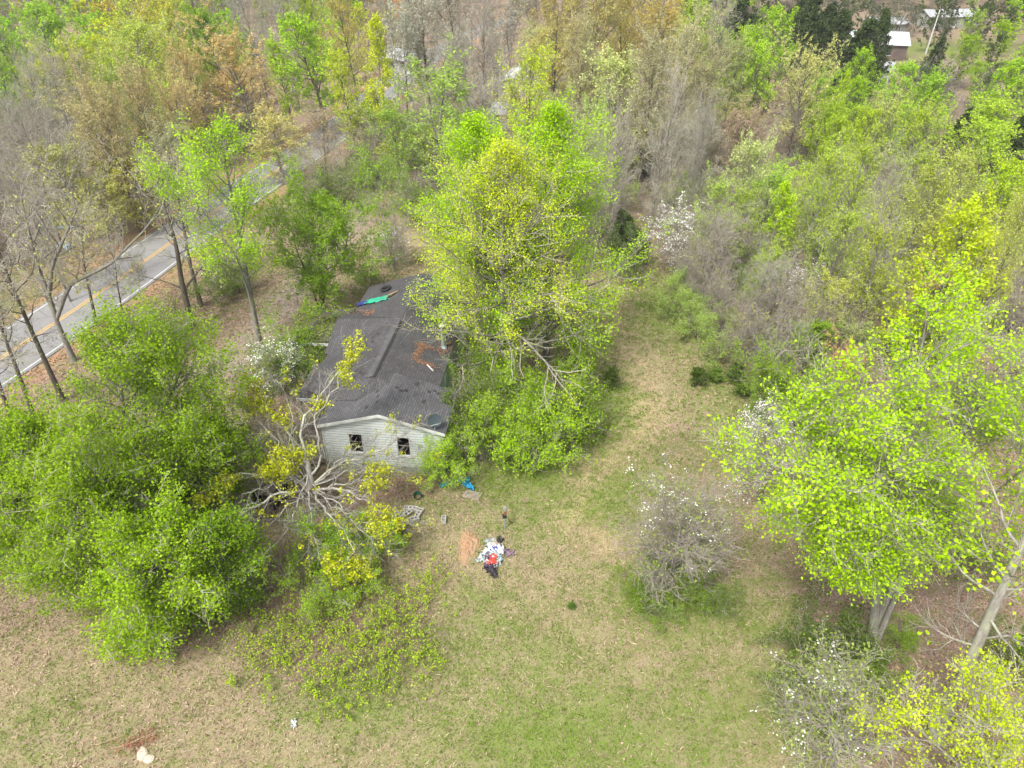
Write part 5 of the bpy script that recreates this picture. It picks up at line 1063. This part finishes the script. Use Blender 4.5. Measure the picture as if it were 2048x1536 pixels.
# names and labels of the woodland trees
def colour_word(c):
    r_, g_, b_ = c
    if g_ > r_*1.25: return 'deep green' if g_ < 170 else 'bright green'
    if g_ > r_*1.02: return 'pale green' if b_ > 75 else 'yellow-green'
    if r_ < g_*1.1: return 'yellowish'
    return 'orange-tan'
KN = {'leafy': ('leafy_tree', '{c} leafy tree'), 'poplar': ('narrow_tree', 'narrow {c} tree'), 'round': ('oak_tree', 'round-crowned {c} tree'), 'sparse': ('sparse_tree', 'thinly leafed {c} tree'), 'budding': ('budding_tree', '{c} budding tree'),
      'bare': ('bare_tree', 'bare grey tree'), 'shrub': ('shrub', '{c} shrub'), 'thicket': ('bare_bush', 'bare twiggy bush'), 'cedar': ('cedar_tree', 'dark evergreen cedar'), 'seedling': ('cedar_seedling', 'small cedar seedling')}
def zone(x, y, bx, by):
    if y < 48 and bx < 560: return 'in the left foreground'
    if bx < 560 and y < 75: return 'beyond the left road stretch'
    if bx < 400: return 'in the far left woods'
    if bx < 760: return 'in the woods by the road bend' if y < 120 else 'in the far woods left of centre'
    if y < 48: return ('around the tall yellow-green tree' if bx < 1220 else 'around the right-hand clearing')
    if bx < 1150: return 'behind the house' if y < 90 else 'in the woods at top centre'
    if bx < 1500: return 'at the far end of the clearing' if y < 75 else 'in the woods right of top centre'
    if y < 62: return 'in the thicket behind the forked tree'
    if y < 95: return 'in the near right woods'
    if y < 130: return 'in the middle right woods'
    return 'around the far white-roofed barn'
def ordinal(n):
    W_ = 'first second third fourth fifth sixth seventh eighth ninth tenth eleventh twelfth thirteenth fourteenth fifteenth sixteenth seventeenth eighteenth nineteenth twentieth'.split()
    if n <= 20: return W_[n-1]
    T_ = {2: 'twenty', 3: 'thirty', 4: 'forty'}; return T_[n//10] + '-' + W_[n % 10-1] if n % 10 else {3: 'thirtieth', 4: 'fortieth', 5: 'fiftieth'}[n//10]
grp = {}
for u in USE:
    b_ = u['base']; u['sx'], u['sy'], _ = proj(b_[0], b_[1], b_[2]+u['H']*.6)
    nm, ph = KN[u['kd']]; ph = ph.format(c=colour_word(u['col'])); u['name'] = nm; u['zone'] = zone(b_[0], b_[1], u['sx'], u['sy']); u['ph'] = ph
    grp.setdefault((ph, u['zone']), []).append(u)
for (ph, zn), L_ in grp.items():
    L_.sort(key=lambda u: u['sx'])
    for i, u in enumerate(L_):
        lb = f'{ph} {zn}' if len(L_) == 1 else (f'{ph} {zn}, ' + (ordinal(i+1) + ' from left' if i else 'leftmost'))
        place(u['name'], u['ms'], u['base'], u['col'], (u['s'], u['s'], u['sz']), fillr.uniform(0, 6.28), lb, u['cat'], f'{u["name"].replace("_", " ")}s {zn}')

# far woods beyond: one mass of low-detail trees
m, nt = new_mat('far_leaf'); N = NT(nt); at = N.n('ShaderNodeAttribute', attribute_name='col'); t2 = N.n('ShaderNodeAttribute', attribute_name='tint')
hsv = N.n('ShaderNodeHueSaturation'); N.l(at.outputs['Color'], hsv.inputs['Color']); N.l(N.math('MULTIPLY_ADD', t2.outputs['Fac'], .6, .7), hsv.inputs['Value'])
dfs = N.n('ShaderNodeBsdfDiffuse'); trn = N.n('ShaderNodeBsdfTranslucent'); N.l(hsv.outputs[0], dfs.inputs[0]); N.l(hsv.outputs[0], trn.inputs[0]); mx = N.n('ShaderNodeMixShader'); mx.inputs[0].default_value = .35
N.l(dfs.outputs[0], mx.inputs[1]); N.l(trn.outputs[0], mx.inputs[2]); oo = N.n('ShaderNodeOutputMaterial'); N.l(mx.outputs[0], oo.inputs[0]); FAR = m
def raw(pair):
    Vs, Fs, Ms, n = [], [], [], 0
    for me in pair[:2]:
        v = np.zeros(len(me.vertices)*3, np.float32); me.vertices.foreach_get('co', v); f = np.zeros(len(me.loops), np.int32); me.loops.foreach_get('vertex_index', f); mi = np.zeros(len(me.polygons), np.int32); me.polygons.foreach_get('material_index', mi)
        Vs.append(v.reshape(-1, 3)); Fs.append(f.reshape(-1, 4)+n); Ms.append(mi if me is pair[1] else np.zeros(len(mi), int)); n += len(v)//3
    return np.concatenate(Vs), np.concatenate(Fs), np.concatenate(Ms)
LOD = {'leaf': [raw(kind(seed=201+i, H=13, R=4.4, base=.15, shape='ovoid', n1=20, n2=4, n3=4, nl=5, ls=.6, leaf_frac=1, twig_r=.03, L3=1.1, limb_sides=3)) for i in range(2)],
       'bare': [raw(kind(seed=211+i, H=13, R=4.4, base=.2, shape='vase', n1=22, n2=6, n3=6, nl=2, ls=.4, leaf_frac=.5, twig_r=.03, L3=1.3, limb_sides=3)) for i in range(2)]}
Vs, Fs, Ms, Cs, Ts, n = [], [], [], [], [], 0
yy = 150.0
while yy < 420:
    st = 7 + (yy-150)*.03; xx = -yy*.8-10
    while xx < yy*.8+10:
        x = xx+fillr.uniform(-3, 3); y = yy+fillr.uniform(-3, 3); xx += st
        bx, by, _ = proj(x, y, float(terr(x, y)))
        if y < 215: continue
        if 1560 < bx < 2000 and y < 235: continue
        d2 = np.hypot(CEN[:, 0]-bx, CEN[:, 1]-0); j = np.argsort(d2)[:6]; u = SPL[int(fillr.choice(j))]; LATER.append((x, y, fillr.uniform(11, 16), u['kd'], u['col']))
    yy += st
for x, y, H, kd, col in LATER:
    if float(seg_dist(np.array([x]), np.array([y]), road)[0]) < 6: continue
    if abs(x-G(1738, 112)[0]) < 12 and 150 < y < G(1738, 112)[1]+10: continue
    v, f, mi = LOD['leaf' if kd in ('leafy', 'round', 'poplar', 'cedar', 'sparse', 'shrub') else 'bare'][int(fillr.integers(2))]
    a = fillr.uniform(0, 6.28); s = H/13; R2 = np.array([[cos(a), -sin(a), 0], [sin(a), cos(a), 0], [0, 0, 1]]); vv = (v@R2.T)*[s*1.1, s*1.1, s] + [x, y, float(terr(x, y))]
    c = np.array([*leaf_rgb(col), 1]); tw = np.array([.30, .27, .23, 1.])
    lv = np.zeros(len(v), bool); lv[f[mi == 1].ravel()] = True
    Vs.append(vv); Fs.append(f+n); Cs.append(np.where(lv[:, None], c, tw)); Ts.append(fillr.random(len(v)//4+1).repeat(4)[:len(v)]); n += len(v)
me = mk_mesh('far_woods', np.concatenate(Vs), np.concatenate(Fs), [FAR], tint=np.concatenate(Ts)); ca = me.attributes.new('col', 'FLOAT_COLOR', 'POINT'); ca.data.foreach_set('color', np.concatenate(Cs).astype(np.float32).ravel())
tag(link('far_woods', me), 'hazy mass of mixed spring woods along the top of the picture', 'woods', kind='stuff')

# ------------------------------------------------------------------ ground cover as real blades, straws and leaves
def plain_leaf(name, c1, c2, trans=.3):
    m, nt = new_mat(name); N = NT(nt); at = N.n('ShaderNodeAttribute', attribute_name='tint'); c = N.mix(at.outputs['Fac'], c1, c2)
    a = N.n('ShaderNodeBsdfDiffuse'); b = N.n('ShaderNodeBsdfTranslucent'); N.l(c, a.inputs[0]); N.l(c, b.inputs[0]); x = N.n('ShaderNodeMixShader'); x.inputs[0].default_value = trans; N.l(a.outputs[0], x.inputs[1]); N.l(b.outputs[0], x.inputs[2])
    o = N.n('ShaderNodeOutputMaterial'); N.l(x.outputs[0], o.inputs[0]); return m
gr = np.random.default_rng(17)
def pts(n, y0, y1):
    y = np.sqrt(gr.uniform(y0**2, y1**2, n)); x = gr.uniform(-1, 1, n)*(y*.66+15); return x, y
xa, ya = pts(190000, 10, 36); xb, yb = pts(120000, 36, 66); xg = np.r_[xa, xb]; yg = np.r_[ya, yb]
near = np.r_[np.ones(len(xa), bool), np.zeros(len(xb), bool)]
c_, s_ = cos(YAW), sin(YAW); hu = (xg-HO[0])*c_ + (yg-HO[1])*s_; hv = -(xg-HO[0])*s_ + (yg-HO[1])*c_
ok = ~((hu > -9.4) & (hu < .1) & (hv > -.1) & (hv < 17.5)) & (seg_dist(xg, yg, road) > 3.5)
xg, yg, near = xg[ok], yg[ok], near[ok]
g_, l_, p_, d_, v_ = cover(xg, yg)
q = G(936, 1092); cl = np.exp(-((((xg-q[0])/.62)**2 + ((yg-q[1])/1.2)**2))**2)*.8
nz = .5+.5*np.sin(xg*2.1+np.sin(yg*1.3)*2)*np.sin(yg*2.4+np.sin(xg*1.7)*2); nz = .6*nz + .4*(.5+.5*np.sin(xg*6.3+2*np.sin(yg*4))*np.sin(yg*5.7+1))
bare_ = np.clip(1-1.2*cl-.8*d_-.5*v_, 0, 1)
u = gr.random(len(xg)); n2z = .5+.5*np.sin(xg*.55+1.3*np.sin(yg*.4))*np.sin(yg*.6+1.1*np.sin(xg*.37)+.8)
pg = np.clip((g_*.9 + .20 + .42*n2z)*(1-.45*p_) - .25*(l_ > .8) + (nz-.55)*.9, .03, .92); pl_ = np.clip(l_*1.0, 0, .9)*(1-pg)
kg = (u < pg) & (gr.random(len(xg)) < bare_); kl = (u >= pg) & (u < pg+pl_); ks = (u >= pg+pl_) & (gr.random(len(xg)) < bare_)
def blades(name, msk, size, up, aspect, mat, zoff, label, cat, tuft=1, jit=.05):
    idx = np.repeat(np.nonzero(msk)[0], tuft); n = len(idx); P = np.stack([xg[idx]+gr.normal(0, jit, n), yg[idx]+gr.normal(0, jit, n), np.zeros(n)], 1); P[:, 2] = terr(P[:, 0], P[:, 1]) + zoff*gr.uniform(.3, 1.3, n)
    V, F = leaves(P, size, gr, up, aspect); sc = np.repeat(np.where(near[idx], 1, 1.6), 4)[:, None]; Pc = np.repeat(P, 4, 0); V = Pc + (V-Pc)*sc
    o = link(name, mk_mesh(name, V, F, [mat], tint=np.repeat(np.clip(gr.normal(.5, .28, n), 0, 1), 4))); tag(o, label, cat, kind='stuff')
blades('grass', kg, .105, .25, .24, plain_leaf('grass_blade', (.10, .19, .02), (.27, .38, .05)), .06, 'green grass growing in patches across the yard', 'grass', 3, .09)
blades('dry_grass', ks, .22, .35, .10, plain_leaf('straw', (.26, .19, .12), (.68, .54, .38), .1), .045, 'matted straw-coloured dry grass covering the clearing', 'dry grass', 2)
blades('fallen_leaves', kl, .10, 1.4, .75, plain_leaf('dead_leaf', (.12, .07, .05), (.50, .34, .26), .05), .03, 'brown fallen leaves under the trees', 'leaves', 1)
# brambles and sprouting shoots below the split tree
def brambles():
    rg = np.random.default_rng(5); P0 = []
    for cx, cy, rx, ry, n_ in ((600, 1260, 3.2, 2.2, 190), (730, 1290, 2.6, 2.2, 190), (800, 1230, 1.8, 1.8, 100), (680, 1380, 2.6, 1.3, 90), (560, 1330, 1.8, 1.2, 50), (860, 1170, 1.0, 1.2, 30), (850, 1330, .8, 1.2, 30)):
        q = G(cx, cy); P0.append(np.stack([q[0]+rg.normal(0, rx*.6, n_), q[1]+rg.normal(0, ry*.6, n_), np.zeros(n_)], 1))
    P0 = np.concatenate(P0); n_ = len(P0); az = rg.uniform(0, 6.28, n_); d = norm(np.stack([np.cos(az)*.5, np.sin(az)*.5, np.ones(n_)], 1)); L = rg.uniform(.5, 1.7, n_)
    P = polyl(P0, d, L, 7, -.45, .45, rg); P[:, :, 2] = np.maximum(P[:, :, 2], .03); V1, F1 = tubes(P, np.full((n_, 7), .008), 3)
    ii, t, lp, _, _, _ = spawn(P, np.full(n_, 17), .2, 1.02, rg); lit = rg.random(n_); V2, F2 = leaves(lp + rg.normal(0, .045, lp.shape), .085, rg, .6)
    o = link('brambles', mk_mesh('brambles', np.concatenate([V1, V2]), np.concatenate([F1, F2+len(V1)]), [BARK, plain_leaf('bramble_leaf', (.26, .44, .02), (.55, .68, .04), .4)], mi=np.r_[np.zeros(len(F1)), np.ones(len(F2))], tint=np.r_[np.zeros(len(V1)), np.repeat(lit[ii]*.6+rg.random(len(lp))*.4, 4)]))
    tag(o, 'tangle of arching leafy bramble shoots in front of the split tree', 'brambles', kind='stuff')
brambles()

# ------------------------------------------------------------------ the air: faint haze toward the far woods
m, nt = new_mat('haze_air'); N = NT(nt); pv = N.n('ShaderNodeVolumePrincipled'); pv.inputs['Density'].default_value = 0.00028; pv.inputs['Color'].default_value = (.93, .95, 1, 1); pv.inputs['Anisotropy'].default_value = .2
oo = N.n('ShaderNodeOutputMaterial'); N.l(pv.outputs[0], oo.inputs['Volume'])
hz = MB().box((-1520, -320, -12), (1520, 2220, 46)).build('haze', m); tag(hz, 'faint pale haze in the air over the woods', 'haze', kind='stuff')
